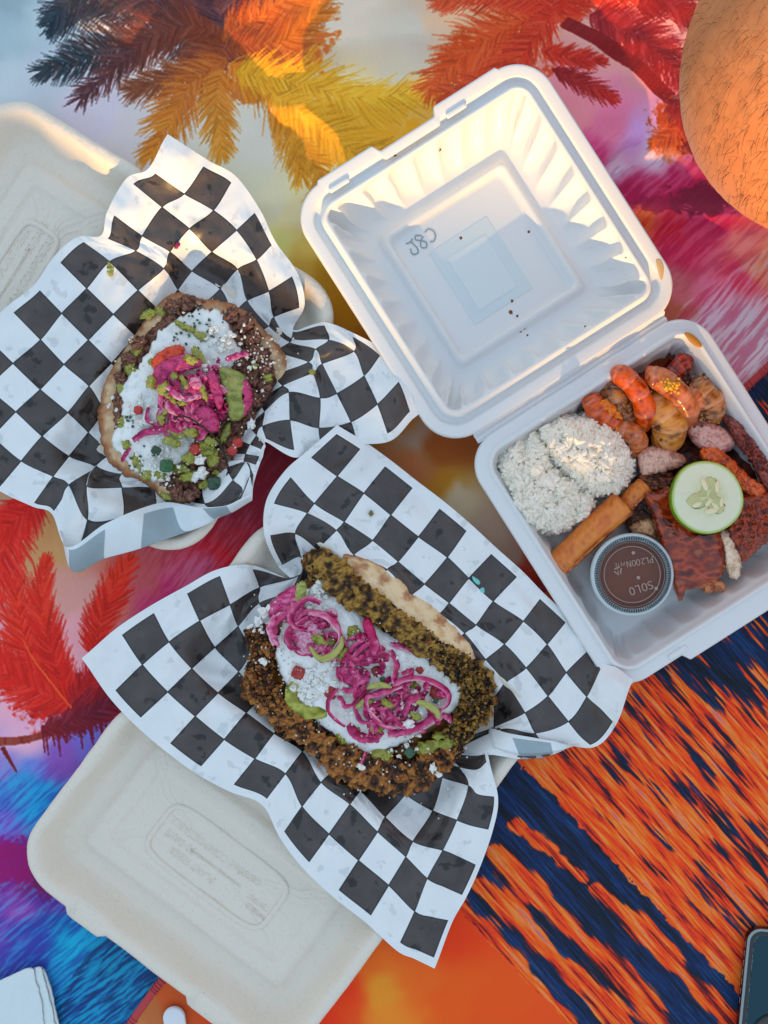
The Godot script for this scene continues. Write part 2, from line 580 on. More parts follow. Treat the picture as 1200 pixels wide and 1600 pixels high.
	frond([430, 150, 500, 200, 560, 240, 660, 262], 46, 50, gold, Color8(214, 156, 40), 3.0)
	frond([470, 220, 500, 280, 488, 330], 24, 30, Color8(200, 136, 30), Color8(186, 116, 28), 2.6)
	# upper right palm in scarlet, with its trunk
	var scarlet := Color8(196, 46, 22)
	var blood := Color8(126, 16, 22)
	mottled(775, 105, 95, 52, Color8(194, 64, 24), 0.85, 0.04, 0.1)
	mottled(860, 10, 70, 34, Color8(196, 56, 24), 0.9, 0.06)
	frond([862, 20, 800, 40, 730, 80, 672, 140], 50, 50, Color8(200, 60, 22), Color8(206, 86, 26), 3.0)
	frond([862, 22, 820, 80, 770, 130, 700, 150], 40, 46, scarlet, Color8(190, 70, 24), 3.0)
	frond([860, 10, 780, -10, 690, 4], 34, 44, scarlet, Color8(206, 80, 40), 2.6)
	frond([862, 14, 930, -14, 1010, -6], 36, 40, scarlet, scarlet, 2.6)
	frond([866, 20, 860, -30, 840, -80], 40, 36, scarlet, scarlet, 2.6)
	frond([850, 80, 890, 88, 936, 92], 24, 30, scarlet, Color8(180, 34, 26), 3.0, 0.7)
	frond([866, 108, 910, 128, 952, 152], 26, 32, blood, Color8(180, 34, 28), 3.0, 0.7)
	frond([926, 22, 970, 40, 1020, 74, 1068, 124], 42, 54, Color8(150, 24, 30), blood, 2.4, 1.05)
	frond([1000, 10, 1040, 4, 1090, 30], 36, 36, blood, blood, 2.4)
	for k in 160:
		var t := k / 159.0
		var c := Vector2(884, 34).lerp(Vector2(1046, 152), t) + Vector2(0, -14 * sin(t * PI))
		stroke(c + Vector2(-7, 8), c + Vector2(7, -8), 6, 6, Color8(138, 20, 22).darkened(0.2 * rng.randf()))
	mottled(1062, 190, 48, 46, Color8(170, 62, 26), 0.95, 0.08)
	mottled(1050, 220, 36, 34, Color8(206, 90, 28), 0.7, 0.1)
	mottled(1090, 222, 30, 30, Color8(110, 20, 24), 0.9, 0.1)
	frond([1046, 160, 1056, 200, 1020, 226], 20, 26, Color8(120, 26, 24), Color8(200, 86, 30), 2.4)
	frond([1046, 160, 1084, 190, 1120, 240], 26, 30, blood, Color8(170, 40, 30), 2.4)
	# red fronds at the left edge, with a spiny branch
	var red := Color8(206, 32, 20)
	mottled(52, 1050, 42, 76, Color8(198, 30, 16), 0.92, 0.04)
	mottled(104, 1090, 52, 44, Color8(150, 14, 22), 0.9, 0.05)
	mottled(150, 1100, 44, 30, Color8(120, 10, 26), 0.9, 0.05)
	frond([112, 1104, 80, 1058, 44, 1006, 22, 912], 52, 70, Color8(190, 24, 16), Color8(216, 44, 24), 3.0, 0.85)
	frond([104, 1090, 84, 1020, 66, 950, 70, 890], 40, 60, Color8(196, 22, 16), Color8(214, 50, 24), 3.0, 0.6)
	frond([110, 1100, 60, 1080, 10, 1050, -40, 1010], 44, 56, red, red, 3.0)
	frond([144, 1024, 156, 976, 174, 930, 198, 884], 34, 64, Color8(196, 28, 18), Color8(222, 52, 28), 2.4, 0.75)
	frond([112, 1104, 150, 1060, 168, 1030], 34, 40, Color8(160, 14, 20), Color8(190, 24, 24), 2.6)
	frond([112, 1108, 160, 1100, 220, 1080], 34, 44, Color8(130, 8, 24), Color8(150, 14, 30), 2.6)
	frond([30, 780, 14, 830, -10, 900, -40, 980], 44, 64, Color8(206, 34, 26), Color8(214, 40, 30), 2.6, 1.0)
	frond([58, 776, 40, 800, 0, 830], 36, 40, Color8(206, 30, 24), red, 2.6)
	stroke(Vector2(112, 1106), Vector2(60, 1040), 2.5, 2, Color8(230, 90, 40))
	stroke(Vector2(60, 1040), Vector2(38, 1000), 2, 1, Color8(230, 90, 40))
	for k in 26:
		var t := k / 25.0
		var c := Vector2(-20, 1158).lerp(Vector2(90, 1138), t) + Vector2(0, 8 * sin(t * 3.0))
		stroke(c, c + Vector2(6, 0), 13 - 4 * t, 13 - 4 * t, Color8(126, 36, 24).lightened(0.15 * rng.randf()))
	stroke(Vector2(4, 1168), Vector2(26, 1206), 7, 2, Color8(110, 26, 30))
	for k in 22:
		var x := 66.0 + k * 4.6
		stroke(Vector2(x, 1134 - k), Vector2(x + rng.randf_range(2, 12), 1150 + rng.randf_range(4, 40) - k * 1.2), 4, 1.2, Color8(110, 14, 32))
	frond([70, 1140, 120, 1126, 180, 1096], 24, 40, Color8(120, 18, 28), Color8(100, 10, 40), 2.4)
	cloth_texture(0.6)
	grain(6, 1.12, 1.12)
	return finished()

func sunset_print() -> ImageTexture:
	base_print([280, 1550, 188, 84, 36, 240, 1580, 176, 104, 60, 320, 1520, 186, 66, 28, 230, 1620, 190, 120, 70, 350, 1600, 200, 66, 22, 540, 1540, 236, 66, 20, 500, 1600, 232, 60, 16, 580, 1500, 222, 110, 36, 640, 1470, 226, 100, 34, 600, 1550, 216, 140, 46, 660, 1520, 226, 100, 32, 620, 1600, 226, 130, 44, 700, 1560, 240, 90, 18, 750, 1600, 238, 84, 20, 700, 1460, 242, 66, 16, 850, 1640, 236, 80, 26, 560, 1700, 232, 70, 20, 1190, 610, 190, 116, 84, 1280, 620, 190, 110, 76, 1180, 900, 230, 90, 60, 1000, 1100, 236, 80, 40, 1100, 1700, 210, 70, 40], 20.0)
	var bands := [[12.0, 770, 1330, 832, 1392, 905, 1462, 1000, 1556, 1060, 1640], [11.0, 742, 1376, 800, 1424, 862, 1492, 940, 1560, 1000, 1640], [10.0, 712, 1404, 780, 1482, 850, 1560, 910, 1640], [6.5, 800, 1284, 830, 1306, 862, 1326], [5.0, 868, 1338, 890, 1354, 914, 1372], [10.5, 925, 1384, 1000, 1450, 1064, 1514, 1140, 1596, 1180, 1640]]
	var gw := TW / 4
	var gh := TH / 4
	var mask := PackedFloat32Array()
	mask.resize(gw * gh)
	for b in bands:
		var pts := []
		for i in range(1, b.size(), 2): pts.append(Vector2(b[i], b[i + 1]))
		var sp := spline(pts, 60)
		for k in 60:
			var r: float = b[0] * (0.95 + 0.25 * sin(k * 0.21 + b[0]) + 0.18 * sin(k * 0.57)) * (0.8 if k < 6 else 1.0)
			var c := (sp[k] - T0) / TK / 4.0
			var rr := r * 2.4 / TK / 4.0
			for y in range(int(c.y - rr) - 1, int(c.y + rr) + 2):
				for x in range(int(c.x - rr) - 1, int(c.x + rr) + 2):
					if x < 0 or y < 0 or x >= gw or y >= gh: continue
					var d := Vector2(x, y).distance_to(c) / rr
					mask[y * gw + x] = maxf(mask[y * gw + x], 1.0 - d)
	var line := spline([Vector2(560, 1240), Vector2(715, 1420), Vector2(800, 1505), Vector2(905, 1606), Vector2(1300, 2000)], 80)      # where the clear sky of the print begins
	var edge := spline([Vector2(640, 1060), Vector2(830, 1212), Vector2(905, 1296), Vector2(1000, 1398), Vector2(1150, 1538), Vector2(1500, 1900)], 80)    # lower edge of the bright swell
	var navy := [Color8(3, 14, 22), Color8(6, 28, 56), Color8(10, 42, 88), Color8(24, 66, 96)]
	var hot := [Color8(70, 16, 24), Color8(176, 46, 30), Color8(238, 72, 22), Color8(250, 104, 30), Color8(244, 138, 70), Color8(186, 104, 116)]
	for y in TH:
		var py := y * TK + T0.y
		if py < 500.0: continue
		for x in TW:
			var px := x * TK + T0.x
			if px < 560.0 or px + py < 1500.0: continue
			var al := px * 0.66 + py * 0.75
			var ac := -px * 0.75 + py * 0.66
			var jag := 9.0 * nz.get_noise_2d(al * 0.03, ac * 0.05)
			# which side of the two printed lines
			var k1 := clampi(int((px - 560.0) / 740.0 * 79.0), 0, 79)
			var d1 := py - line[k1].y + (line[k1].x - px)
			if d1 + jag > 0.0: continue
			var k2 := clampi(int((px - 640.0) / 860.0 * 79.0), 0, 79)
			var d2 := py - edge[k2].y + (edge[k2].x - px)
			var f1 := nz.get_noise_2d(al / 320.0, ac / 26.0)
			var f2 := nz.get_noise_2d(al / 110.0 + 40.0, ac / 5.5)
			var mx := mini(x / 4, gw - 2)
			var my := mini(y / 4, gh - 2)
			var m := lerpf(lerpf(mask[my * gw + mx], mask[my * gw + mx + 1], (x % 4) / 4.0), lerpf(mask[my * gw + gw + mx], mask[my * gw + gw + mx + 1], (x % 4) / 4.0), (y % 4) / 4.0) + 0.22 * f1 + 0.25 * f2 - 0.33
			if d2 + jag < 0.0:
				var top := ss(1120.0, 1000.0, py - (px - 1100.0) * 0.1) * ss(980.0, 1060.0, px)
				var sliver := nz.get_noise_2d(al / 150.0 + 9.0, ac / 20.0 + 3.0)
				m = 0.29 + 0.50 * f1 + 0.44 * f2 + 0.65 * sliver - 0.55 * top + 0.35 * ss(-110.0, -10.0, d2)
			var c: Color
			var f3 := nz.get_noise_2d(al / 75.0, ac / 3.6 + 70.0)
			var f4 := nz.get_noise_2d(al / 150.0 + 20.0, ac / 13.0 + 30.0)
			var ch := pick(hot, 0.47 + 0.42 * f3 + 0.55 * f4 + 0.30 * f1 - 0.24 * ss(0.20, 0.0, m))
			var cn := pick(navy, 0.42 + 0.7 * f3 + 0.5 * f1)
			c = cn.lerp(ch, ss(-0.09, 0.11, m))
			dot(x, y, c, 1.0)
	cloth_texture(0.8)
	grain(6, 1.10, 1.15)
	return finished()

# seam between the two cloths, in picture pixels
func hem_line() -> PackedVector2Array:
	return spline([Vector2(60, 1830), Vector2(196, 1612), Vector2(225, 1568), Vector2(268, 1514), Vector2(420, 1352), Vector2(660, 1106), Vector2(836, 930), Vector2(1010, 756), Vector2(1164, 606), Vector2(1210, 562), Vector2(1420, 350), Vector2(1700, 80)], 160)

func cloth_height(px: float, py: float) -> float:
	var h := 0.0012 * n3(px * 0.004, py * 0.004, 3.0)
	var up := ss(330.0, 60.0, py) + 0.5 * ss(1000.0, 1100.0, px) * ss(700.0, 400.0, py)
	h += up * (0.0060 * n3(px * 0.006, py * 0.009, 6.0) + 0.0018 * n3(px * 0.02, py * 0.026, 8.0))
	# folds: [x0, y0, x1, y1, half width, height]
	for f in [[430, 175, 720, 150, 30, 0.008], [500, 80, 720, 40, 26, 0.006], [560, 20, 700, -20, 22, 0.005], [980, 342, 1300, 334, 16, 0.008], [60, 120, 150, 30, 22, 0.004], [400, 330, 520, 290, 26, 0.003], [900, 235, 1010, 225, 24, 0.004], [330, 400, 470, 350, 24, 0.003], [1060, 420, 1200, 380, 24, 0.003], [-100, 1110, 140, 960, 26, 0.0022], [40, 1440, 200, 1380, 30, 0.002]]:
		var a := Vector2(f[0], f[1])
		var b := Vector2(f[2], f[3])
		var p := Vector2(px, py + 7.0 * n3(px * 0.015, py * 0.015, f[4]))
		var q := Geometry2D.get_closest_point_to_segment(p, a, b)
		var d: float = p.distance_to(q) / f[4]
		if d < 2.5: h += f[5] * exp(-d * d * 1.6)
	return h

func build_cloths() -> void:
	var m1 := mat(Color.WHITE, 0.85, {"albedo_texture": palm_print()})
	var m2 := mat(Color.WHITE, 0.85, {"albedo_texture": sunset_print()})
	var hem := hem_line()
	# first cloth: a grid over the whole picnic
	var nu := 190
	var nv := 240
	var v := PackedVector3Array()
	var uv := PackedVector2Array()
	for j in nv:
		for i in nu:
			var px := lerpf(-420.0, 1500.0, i / (nu - 1.0))
			var py := lerpf(-480.0, 2050.0, j / (nv - 1.0))
			var p := P(px, py, 0.0)
			p.y = cloth_height(px, py)
			v.append(p)
			uv.append(Vector2((px - T0.x) / (TW * TK), (py - T0.y) / (TH * TK)))
	var o := solo("beach_cloth", mk(v, cells(nu, nv), PackedColorArray(), uv), m1, "crumpled beach cloth printed with red and gold palms under the food boxes", "beach cloth")
	# second cloth lies over it, from the hem to the lower right
	v = PackedVector3Array()
	uv = PackedVector2Array()
	var n2 := 70
	for j in n2:
		for i in hem.size():
			var d := Vector2(0.72, 0.70)
			var t := float(j) / (n2 - 1)
			var q := hem[i] + d * (1600.0 * pow(t, 1.25))
			var p := P(q.x, q.y, 0.0)
			p.y = cloth_height(q.x, q.y) * 0.6 + 0.0022 + 0.0012 * n3(q.x * 0.01, q.y * 0.01, 31.0) * ss(0.0, 0.05, t)
			v.append(p)
			uv.append(Vector2((q.x - T0.x) / (TW * TK), (q.y - T0.y) / (TH * TK)))
	var sun := thing("sunset_cloth", "beach cloth printed with a fiery orange and navy sea, with a red stitched hem", "beach cloth")
	part("cloth_sheet", mk(v, cells(hem.size(), n2), PackedColorArray(), uv), m2, sun)
	var path := PackedVector3Array()
	for q in hem: path.append(P(q.x, q.y, 0.0) + Vector3.UP * (cloth_height(q.x, q.y) * 0.6 + 0.0024))
	var hem_part := part("hem", tube(path, 8, func(_t): return Vector2(0.0030, 0.0011), func(_t, _a): return Color.WHITE), mat(Color8(196, 66, 74), 0.8), sun)
	# overlock stitches across the hem
	var st := tube(curve([Vector3(-0.0036, 0, 0), Vector3(-0.002, 0.0014, 0.0003), Vector3(0.002, 0.0014, 0.0006), Vector3(0.0036, 0, 0.0009)], 7), 5, func(_t): return Vector2(0.00042, 0.00042), func(_t, _a): return Color.WHITE)
	var places := []
	for k in range(1, hem.size() - 1):
		var a := path[k]
		var b := path[k + 1]
		var dir := (b - a).normalized()
		var n := int(a.distance_to(b) / 0.0021)
		for e in n:
			places.append(Transform3D(Basis(dir.cross(Vector3.UP).normalized(), Vector3.UP, -dir), a.lerp(b, float(e) / n)))
	many("stitch", st, mat(Color8(206, 84, 88), 0.8), hem_part, places)

# ---------- pressed fibre containers ----------
func letters(text: String, size: float, depth: float, at: Vector3, basis: Basis, font := "Droid Sans") -> Array:     # flat lettering lying on a surface, as [mesh, transform]
	var f := SystemFont.new()
	f.font_names = PackedStringArray([font])
	var t := TextMesh.new()
	t.text = text
	t.font = f
	t.font_size = 32
	t.pixel_size = size / 32.0
	t.depth = depth
	t.curve_step = 2.0
	return [t, Transform3D(basis * Basis(Vector3.RIGHT, -PI / 2), at)]

func fibre_half(hx: float, hz: float, lid: bool) -> ArrayMesh:
	var prof := [[-0.002, 0.0245], [-0.0022, 0.027], [0.0, 0.0285], [0.004, 0.0288], [0.0065, 0.0275], [0.0085, 0.0245], [0.011, 0.019], [0.0145, 0.011], [0.018, 0.0060], [0.0215, 0.0044], [0.026, 0.0040], [0.030, 0.0042], [0.0322, 0.0056], [0.0345, 0.0078], [0.0375, 0.0086], [0.046, 0.0084]]
	if lid: prof.append_array([[0.0475, 0.0076], [0.049, 0.0064], [0.052, 0.0060], [0.06, 0.0060]])
	else: prof.append_array([[0.055, 0.0074], [0.065, 0.0074]])
	var wob := func(j: int, s: int, along: float) -> Vector2:
		var w := Vector2(0.0010 * n3(s * 3.0 + along * 2.0, j * 0.2, 5.0), 0.0008 * n3(along * 3.0 + s * 5.0, j * 0.3, 9.0))
		if j >= 5 and j <= 9:     # soft ribs pressed into the walls
			var a: float = absf(sin((along if along < 1.0 else 0.0) * PI * (3.0 if s % 2 == 0 else 2.0)))
			if along < 1.0: w.x += 0.0022 * (a - 0.5) * (1.0 - absf(j - 7) / 3.0)
		if lid and s == 0 and j < 4 and along < 1.0:      # two latch tongues on the front edge
			for c in [0.2, 0.8]:
				var k := ss(0.10, 0.055, absf(along - c))
				w.x -= 0.0085 * k
				w.y -= 0.009 * k * (1.0 - j / 4.0) - 0.0026 * sin(k * PI)
		return w
	return shell(hx, hz, 0.034, prof, 40, 12, wob)

func container(hx: float, hz: float, label: String) -> Node3D:
	var fibre := mat(Color8(234, 223, 208), 0.78)
	bump(fibre, M.fibre, 0.05, 14.0)
	fibre.albedo_texture = M.fibre_col
	var t := thing("fibre_container", label, "food container", "open plant fibre food containers")
	var base := part("base_tray", fibre_half(hx, hz, false), fibre, t)
	base.position = Vector3(0, 0, hz + 0.0035)
	var lid := part("lid", fibre_half(hx, hz, true), fibre, t)
	lid.position = Vector3(0, 0, -hz - 0.0035)
	var hinge := PackedVector3Array()
	for k in 30: hinge.append(Vector3(lerpf(-hx + 0.03, hx - 0.03, k / 29.0), 0.0262, 0.0))
	part("hinge", tube(hinge, 8, func(_t): return Vector2(0.0055, 0.0018), func(_t, _a): return Color.WHITE), fibre, t)
	# raised panel border in the lid's floor, then the embossed words
	var border := PackedVector3Array()
	for k in 97:
		var a := TAU * k / 96.0
		var c := Vector2(cos(a), sin(a))
		var q := Vector2(signf(c.x) * pow(absf(c.x), 0.35) * (hx - 0.072), signf(c.y) * pow(absf(c.y), 0.35) * (hz - 0.058) - 0.002)
		border.append(Vector3(q.x, 0.0062, q.y))
	part("panel_border", tube(border, 8, func(_t): return Vector2(0.0022, 0.0014), func(_t, _a): return Color.WHITE), fibre, lid)
	var ls := []
	for w in [["PLANT FIBER", 0.0060, Vector2(0.016, -0.0125)], ["90 DAYS", 0.0064, Vector2(0.034, -0.0035)], ["commercially compostable in", 0.0030, Vector2(0.0, -0.0035)], ["certified COMPOSTABLE", 0.0066, Vector2(0.008, 0.0065)], ["WORLD", 0.0044, Vector2(-0.044, -0.0115)], ["CENTRIC", 0.0044, Vector2(-0.042, -0.0050)]]:
		ls.append(letters(w[0], w[1] * 1.2, 0.0010, Vector3(w[2].x, 0.0061, w[2].y), Basis()))
	part("embossed_words", join_letters(ls), fibre, lid)
	return t

func join_letters(ls: Array) -> ArrayMesh:
	var st := SurfaceTool.new()
	st.begin(Mesh.PRIMITIVE_TRIANGLES)
	for l in ls: st.append_from(l[0], 0, l[1])
	return st.commit()

func build_containers() -> void:
	M.fibre = noise_tex(0.02, 512, 5, FastNoiseLite.TYPE_SIMPLEX_SMOOTH, 3)
	# flecks of fibre in the pulp
	var im := Image.create(512, 512, false, Image.FORMAT_RGB8)
	im.fill(Color.WHITE)
	for k in 520:
		var p := Vector2(rng.randf() * 512, rng.randf() * 512)
		var d := Vector2.RIGHT.rotated(rng.randf() * TAU)
		var c := Color(0.9, 0.86, 0.8) if rng.randf() < 0.8 else Color(0.62, 0.52, 0.4)
		for e in rng.randi_range(1, 9):
			p += d
			d = d.rotated(rng.randf_range(-0.3, 0.3))
			im.set_pixel(posmod(int(p.x), 512), posmod(int(p.y), 512), c)
	M.fibre_col = ImageTexture.create_from_image(im)
	# lower left one: its lid lies towards the lower left
	var b := container(0.1275, 0.0815, "open beige fibre container whose empty lid fills the lower left, embossed with words")
	var at := P(447, 1208, 0.0)
	b.transform = Transform3D(Basis(Vector3.UP, deg_to_rad(143.1)), at + Vector3(0, 0.003, 0))
	var a := container(0.1150, 0.0745, "open beige fibre container at the upper left, half hidden by the round flatbread's sheet")
	a.transform = Transform3D(Basis(Vector3.UP, deg_to_rad(57.9)), P(166, 522, 0.0) + Vector3(0, 0.003, 0))

# ---------- white plastic clamshell ----------
const BOX_A := 32.5     # the box is turned by this many degrees

func box_place(h: float, cx: float, cy: float) -> Vector3:
	return P(cx, cy, h)

func flute(along: float, n: float) -> float:
	return sqrt(pow(sin(along * PI * n), 2.0) * 0.97 + 0.03)

func build_box() -> void:
	var white := mat(Color8(232, 236, 238), 0.34, {"backlight_enabled": true, "backlight": Color(0.35, 0.35, 0.35), "metallic_specular": 0.5})
	var t := thing("plastic_food_box", "open white plastic clamshell holding rice, shrimp and roast pork", "food box")
	t.transform = Transform3D(Basis(Vector3.UP, deg_to_rad(BOX_A)), Vector3.ZERO)
	var inv := t.transform.affine_inverse()
	var grain_tex := noise_tex(0.16, 256, 2, FastNoiseLite.TYPE_CELLULAR, 8)
	var floor_mat: StandardMaterial3D = white
	# tray
	var kt := (H - 0.042) / H * S
	var hx := 214.0 * kt
	var hz := 226.0 * kt
	var u := kt      # one picture pixel at the rim
	var prof := [[-1.0 * u, 0.0375], [-1.5 * u, 0.040], [0.0, 0.0418], [3 * u, 0.042], [17 * u, 0.042], [19 * u, 0.0428], [21 * u, 0.0445], [24 * u, 0.0448], [27 * u, 0.0440], [29 * u, 0.0405], [31 * u, 0.038], [34 * u, 0.0365], [37 * u, 0.034], [42 * u, 0.026], [48 * u, 0.017], [54 * u, 0.0105], [58 * u, 0.0080], [62 * u, 0.0072], [80 * u, 0.0070], [110 * u, 0.0070]]
	var tray_wob := func(j: int, s: int, along: float) -> Vector2:
		var w := Vector2.ZERO
		if j >= 12 and j <= 16:
			var k: float = [0.5, 1.0, 1.0, 0.85, 0.4][j - 12]
			var f := flute(along, 7.0) if along <= 1.0 else absf(sin((along - 1.0) * PI * 2.0)) * 0.7 + 0.3
			w.x += u * (3.5 - 9.0 * pow(f, 0.6)) * k
		if s == 2 and j <= 4 and along <= 1.0:      # the latch lip on the front edge
			w.x -= u * 13.0 * ss(0.20, 0.23, along) * ss(0.80, 0.77, along)
		return w
	var tray := part("tray", shell(hx, hz, 58 * u, prof, 84, 20, tray_wob), white, t)
	tray.position = inv * P(1023, 783, 0.042) * Vector3(1, 0, 1)
	for x in [-0.45, 0.45]:
		var pad := part("latch_pad", bevel_box(Vector3(34 * u, 0.0016, 9 * u), 0.0006), white, tray)
		pad.position = Vector3(x * hx, 0.0426, hz - 7 * u)
	for x in [-0.86, 0.62]:
		var stud := part("stud", lump(Vector3(0.0022, 0.0012, 0.0022), 12, 7, 0.0), white, tray)
		stud.position = Vector3(x * hx, 0.0422, hz - 9 * u)
	# lid, open flat
	kt = (H - 0.044) / H * S
	u = kt
	hx = 225.0 * u
	hz = 229.0 * u
	var lp_flat := [[-1.0 * u, 0.0315], [-1.5 * u, 0.034], [0.0, 0.0358], [3 * u, 0.036], [17 * u, 0.036], [19 * u, 0.0350], [21 * u, 0.0325], [27 * u, 0.0318], [30 * u, 0.0322], [32 * u, 0.0345], [35 * u, 0.0368], [39 * u, 0.0370], [43 * u, 0.0362], [46 * u, 0.0335], [49 * u, 0.0315], [54 * u, 0.0275], [61 * u, 0.0215], [69 * u, 0.0155], [78 * u, 0.0112], [87 * u, 0.0098], [96 * u, 0.0094], [101 * u, 0.0096], [104 * u, 0.0112], [107 * u, 0.0125], [111 * u, 0.0128], [115 * u, 0.0122], [117 * u, 0.0100], [119 * u, 0.0086], [124 * u, 0.0084], [150 * u, 0.0084]]
	var lp := []
	for e in lp_flat: lp.append([e[0], 0.0084 + (e[1] - 0.0084) * 1.3])
	var lid_wob := func(j: int, s: int, along: float) -> Vector2:
		var w := Vector2.ZERO
		if j >= 13 and j <= 18:
			var k: float = [0.6, 1.0, 1.0, 0.95, 0.7, 0.3][j - 13]
			var f := flute(along, 7.0) if along <= 1.0 else absf(sin((along - 1.0) * PI)) * 0.8 + 0.2
			w.x += u * (8.0 - 21.0 * pow(f, 0.8)) * k
		if s == 0 and j <= 4 and along <= 1.0:      # the middle of the front edge is cut back
			w.x += u * 9.0 * ss(0.30, 0.33, along) * ss(0.66, 0.63, along)
			w.x -= u * 5.0 * (1.0 - ss(0.30, 0.33, along) * ss(0.66, 0.63, along))
		return w
	var lid := part("lid", shell(hx, hz, 62 * u, lp, 112, 24, lid_wob), white, t)
	lid.position = inv * P(760, 393, 0.044) * Vector3(1, 0, 1) + Vector3(0, 0.002, 0)
	for x in [-0.62, 0.34]:
		var slot := part("latch_slot", bevel_box(Vector3(36 * u, 0.0018, 8 * u), 0.0006), white, lid)
		slot.position = Vector3(x * hx, 0.0446, -hz + 20 * u)
	# hinge: two long soft creases between the halves
	var zt := tray.position.z - 226.0 * (H - 0.042) / H * S
	var zl := lid.position.z + hz
	var xm := (tray.position.x + lid.position.x) * 0.5
	var hv := PackedVector3Array()
	for k in 9:
		var z := lerpf(zl - 0.001, zt + 0.001, k / 8.0)
		var h := lerpf(0.0445, 0.0415, k / 8.0) - 0.003 * sin(PI * k / 8.0) + 0.0014 * sin(TAU * k / 4.0)
		for i in 24: hv.append(Vector3(xm + lerpf(-0.083, 0.083, i / 23.0), h, z))
	part("hinge", mk(hv, cells(24, 9)), white, t)
	# sticker and mirrored marker note, laid on top but tinted as if seen through
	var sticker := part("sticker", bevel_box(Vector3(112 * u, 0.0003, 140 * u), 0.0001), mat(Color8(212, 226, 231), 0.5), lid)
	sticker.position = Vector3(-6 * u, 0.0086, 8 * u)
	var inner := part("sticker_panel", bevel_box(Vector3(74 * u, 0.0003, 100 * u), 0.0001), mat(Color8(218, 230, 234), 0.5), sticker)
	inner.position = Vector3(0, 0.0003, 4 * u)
	var ink := mat(Color8(150, 166, 172), 0.6)
	var marks := []
	var o := Vector2(-86, -98)
	for g in [[[2, 14, 0, 24, 8, 27, 12, 20, 9, 4], [0, 3, 9, 4, 14, 1]], [[30, 6, 22, 0, 18, 6, 26, 13, 31, 20, 26, 27, 19, 22, 24, 12, 32, 8]], [[38, 4, 46, 2, 52, 10, 50, 20, 42, 25, 37, 22]]]:
		for f in g:
			var pts := []
			for i in range(0, f.size(), 2): pts.append(Vector3((o.x + f[i] * 0.95) * u, 0.0088, (o.y + f[i + 1] * 0.95) * u))
			marks.append(tube(curve(pts, 26), 5, func(_t): return Vector2(0.0006, 0.00012), func(_t, _a): return Color.WHITE))
	part("marker_note", join(marks), ink, lid)
	# splashes of brown sauce on lid and rim
	var spot := mat(Color8(126, 62, 18), 0.25)
	for s in [[720, 372, 3.2, 0.0105], [872, 266, 3.2, 0.019], [686, 234, 3.2, 0.03], [617, 243, 2.4, 0.036], [800, 470, 2.6, 0.0105], [798, 488, 3.4, 0.0105], [808, 494, 2.2, 0.0105], [818, 512, 4.0, 0.012], [813, 518, 2.6, 0.012], [824, 524, 1.8, 0.012], [826, 362, 2.6, 0.0105], [978, 402, 2.0, 0.035], [915, 510, 2.0, 0.035]]:
		var m := solo("sauce_spot", lump(Vector3(s[2] * S, 0.0004, s[2] * S * rng.randf_range(0.7, 1.1)), 10, 5, 0.3, rng.randf() * 50.0), spot, "tiny dried brown sauce spot on the inside of the white lid", "sauce spot", "sauce spots on the open lid")
		m.position = P(s[0], s[1], s[3] if s[3] < 0.015 else 0.0084 + (s[3] - 0.0084) * 1.3)
	var smear := mat(Color8(196, 134, 52), 0.3)
	var sm := solo("sauce_smear", blob([1069, 521, 1078, 520, 1090, 529, 1097, 540, 1091, 543, 1079, 535], 30, 5, func(_p, tt): return 0.0462 - 0.0008 * tt * tt, func(_p, _t, _h): return Color.WHITE, 0.0440), smear, "amber sauce smear on the tray's rim at its top corner", "sauce smear")
	var s2 := solo("sauce_smear", blob([1024, 405, 1033, 404, 1038, 420, 1034, 440, 1028, 424], 30, 5, func(_p, tt): return 0.0468 - 0.0006 * tt * tt, func(_p, _t, _h): return Color.WHITE, 0.0455), mat(Color8(214, 180, 130), 0.3), "pale tan smear on the lid's rim at its right corner", "sauce smear")

func bevel_box(size: Vector3, b: float) -> ArrayMesh:
	var hx := size.x * 0.5
	var hz := size.z * 0.5
	var hy := size.y * 0.5
	return shell(hx, hz, minf(minf(hx, hz) * 0.6, b * 4.0), [[b, -hy], [0.0, -hy + b], [0.0, hy - b], [b, hy], [b * 3.0, hy]], 3, 4)

# ---------- checkered deli sheets ----------
func read_lattice(rows: Array, cols: Array, text: Array) -> Array:     # known corners of the print, the rest relaxed between them
	var nr := rows.size()
	var ncol := cols.size()
	var p := []
	var known := []
	for r in nr:
		p.append([])
		known.append([])
		for c in ncol:
			p[r].append(Vector2.ZERO)
			known[r].append(false)
	var sum := Vector2.ZERO
	var count := 0
	for line in text:
		for item in (line as String).split(";", false):
			var f := item.strip_edges().split(" ", false)
			var r := rows.find(float(f[0]))
			var c := cols.find(float(f[1]))
			p[r][c] = Vector2(float(f[2]), float(f[3]))
			known[r][c] = true
			sum += p[r][c]
			count += 1
	# first guess: nearest known corner
	for r in nr:
		for c in ncol:
			if known[r][c]: continue
			var best := 1e9
			for r2 in nr:
				for c2 in ncol:
					if known[r2][c2] and Vector2(r - r2, c - c2).length() < best:
						best = Vector2(r - r2, c - c2).length()
						p[r][c] = p[r2][c2] + Vector2(37, 37) * (c - c2) + Vector2(-37, 37) * (r - r2)
	for pass_ in 160:
		for r in nr:
			for c in ncol:
				if known[r][c]: continue
				var acc := Vector2.ZERO
				var w := 0.0
				if r > 0 and r < nr - 1:
					acc += p[r - 1][c] + p[r + 1][c]
					w += 2.0
				if c > 0 and c < ncol - 1:
					acc += p[r][c - 1] + p[r][c + 1]
					w += 2.0
				if w == 0.0: continue
				p[r][c] = acc / w
	return p

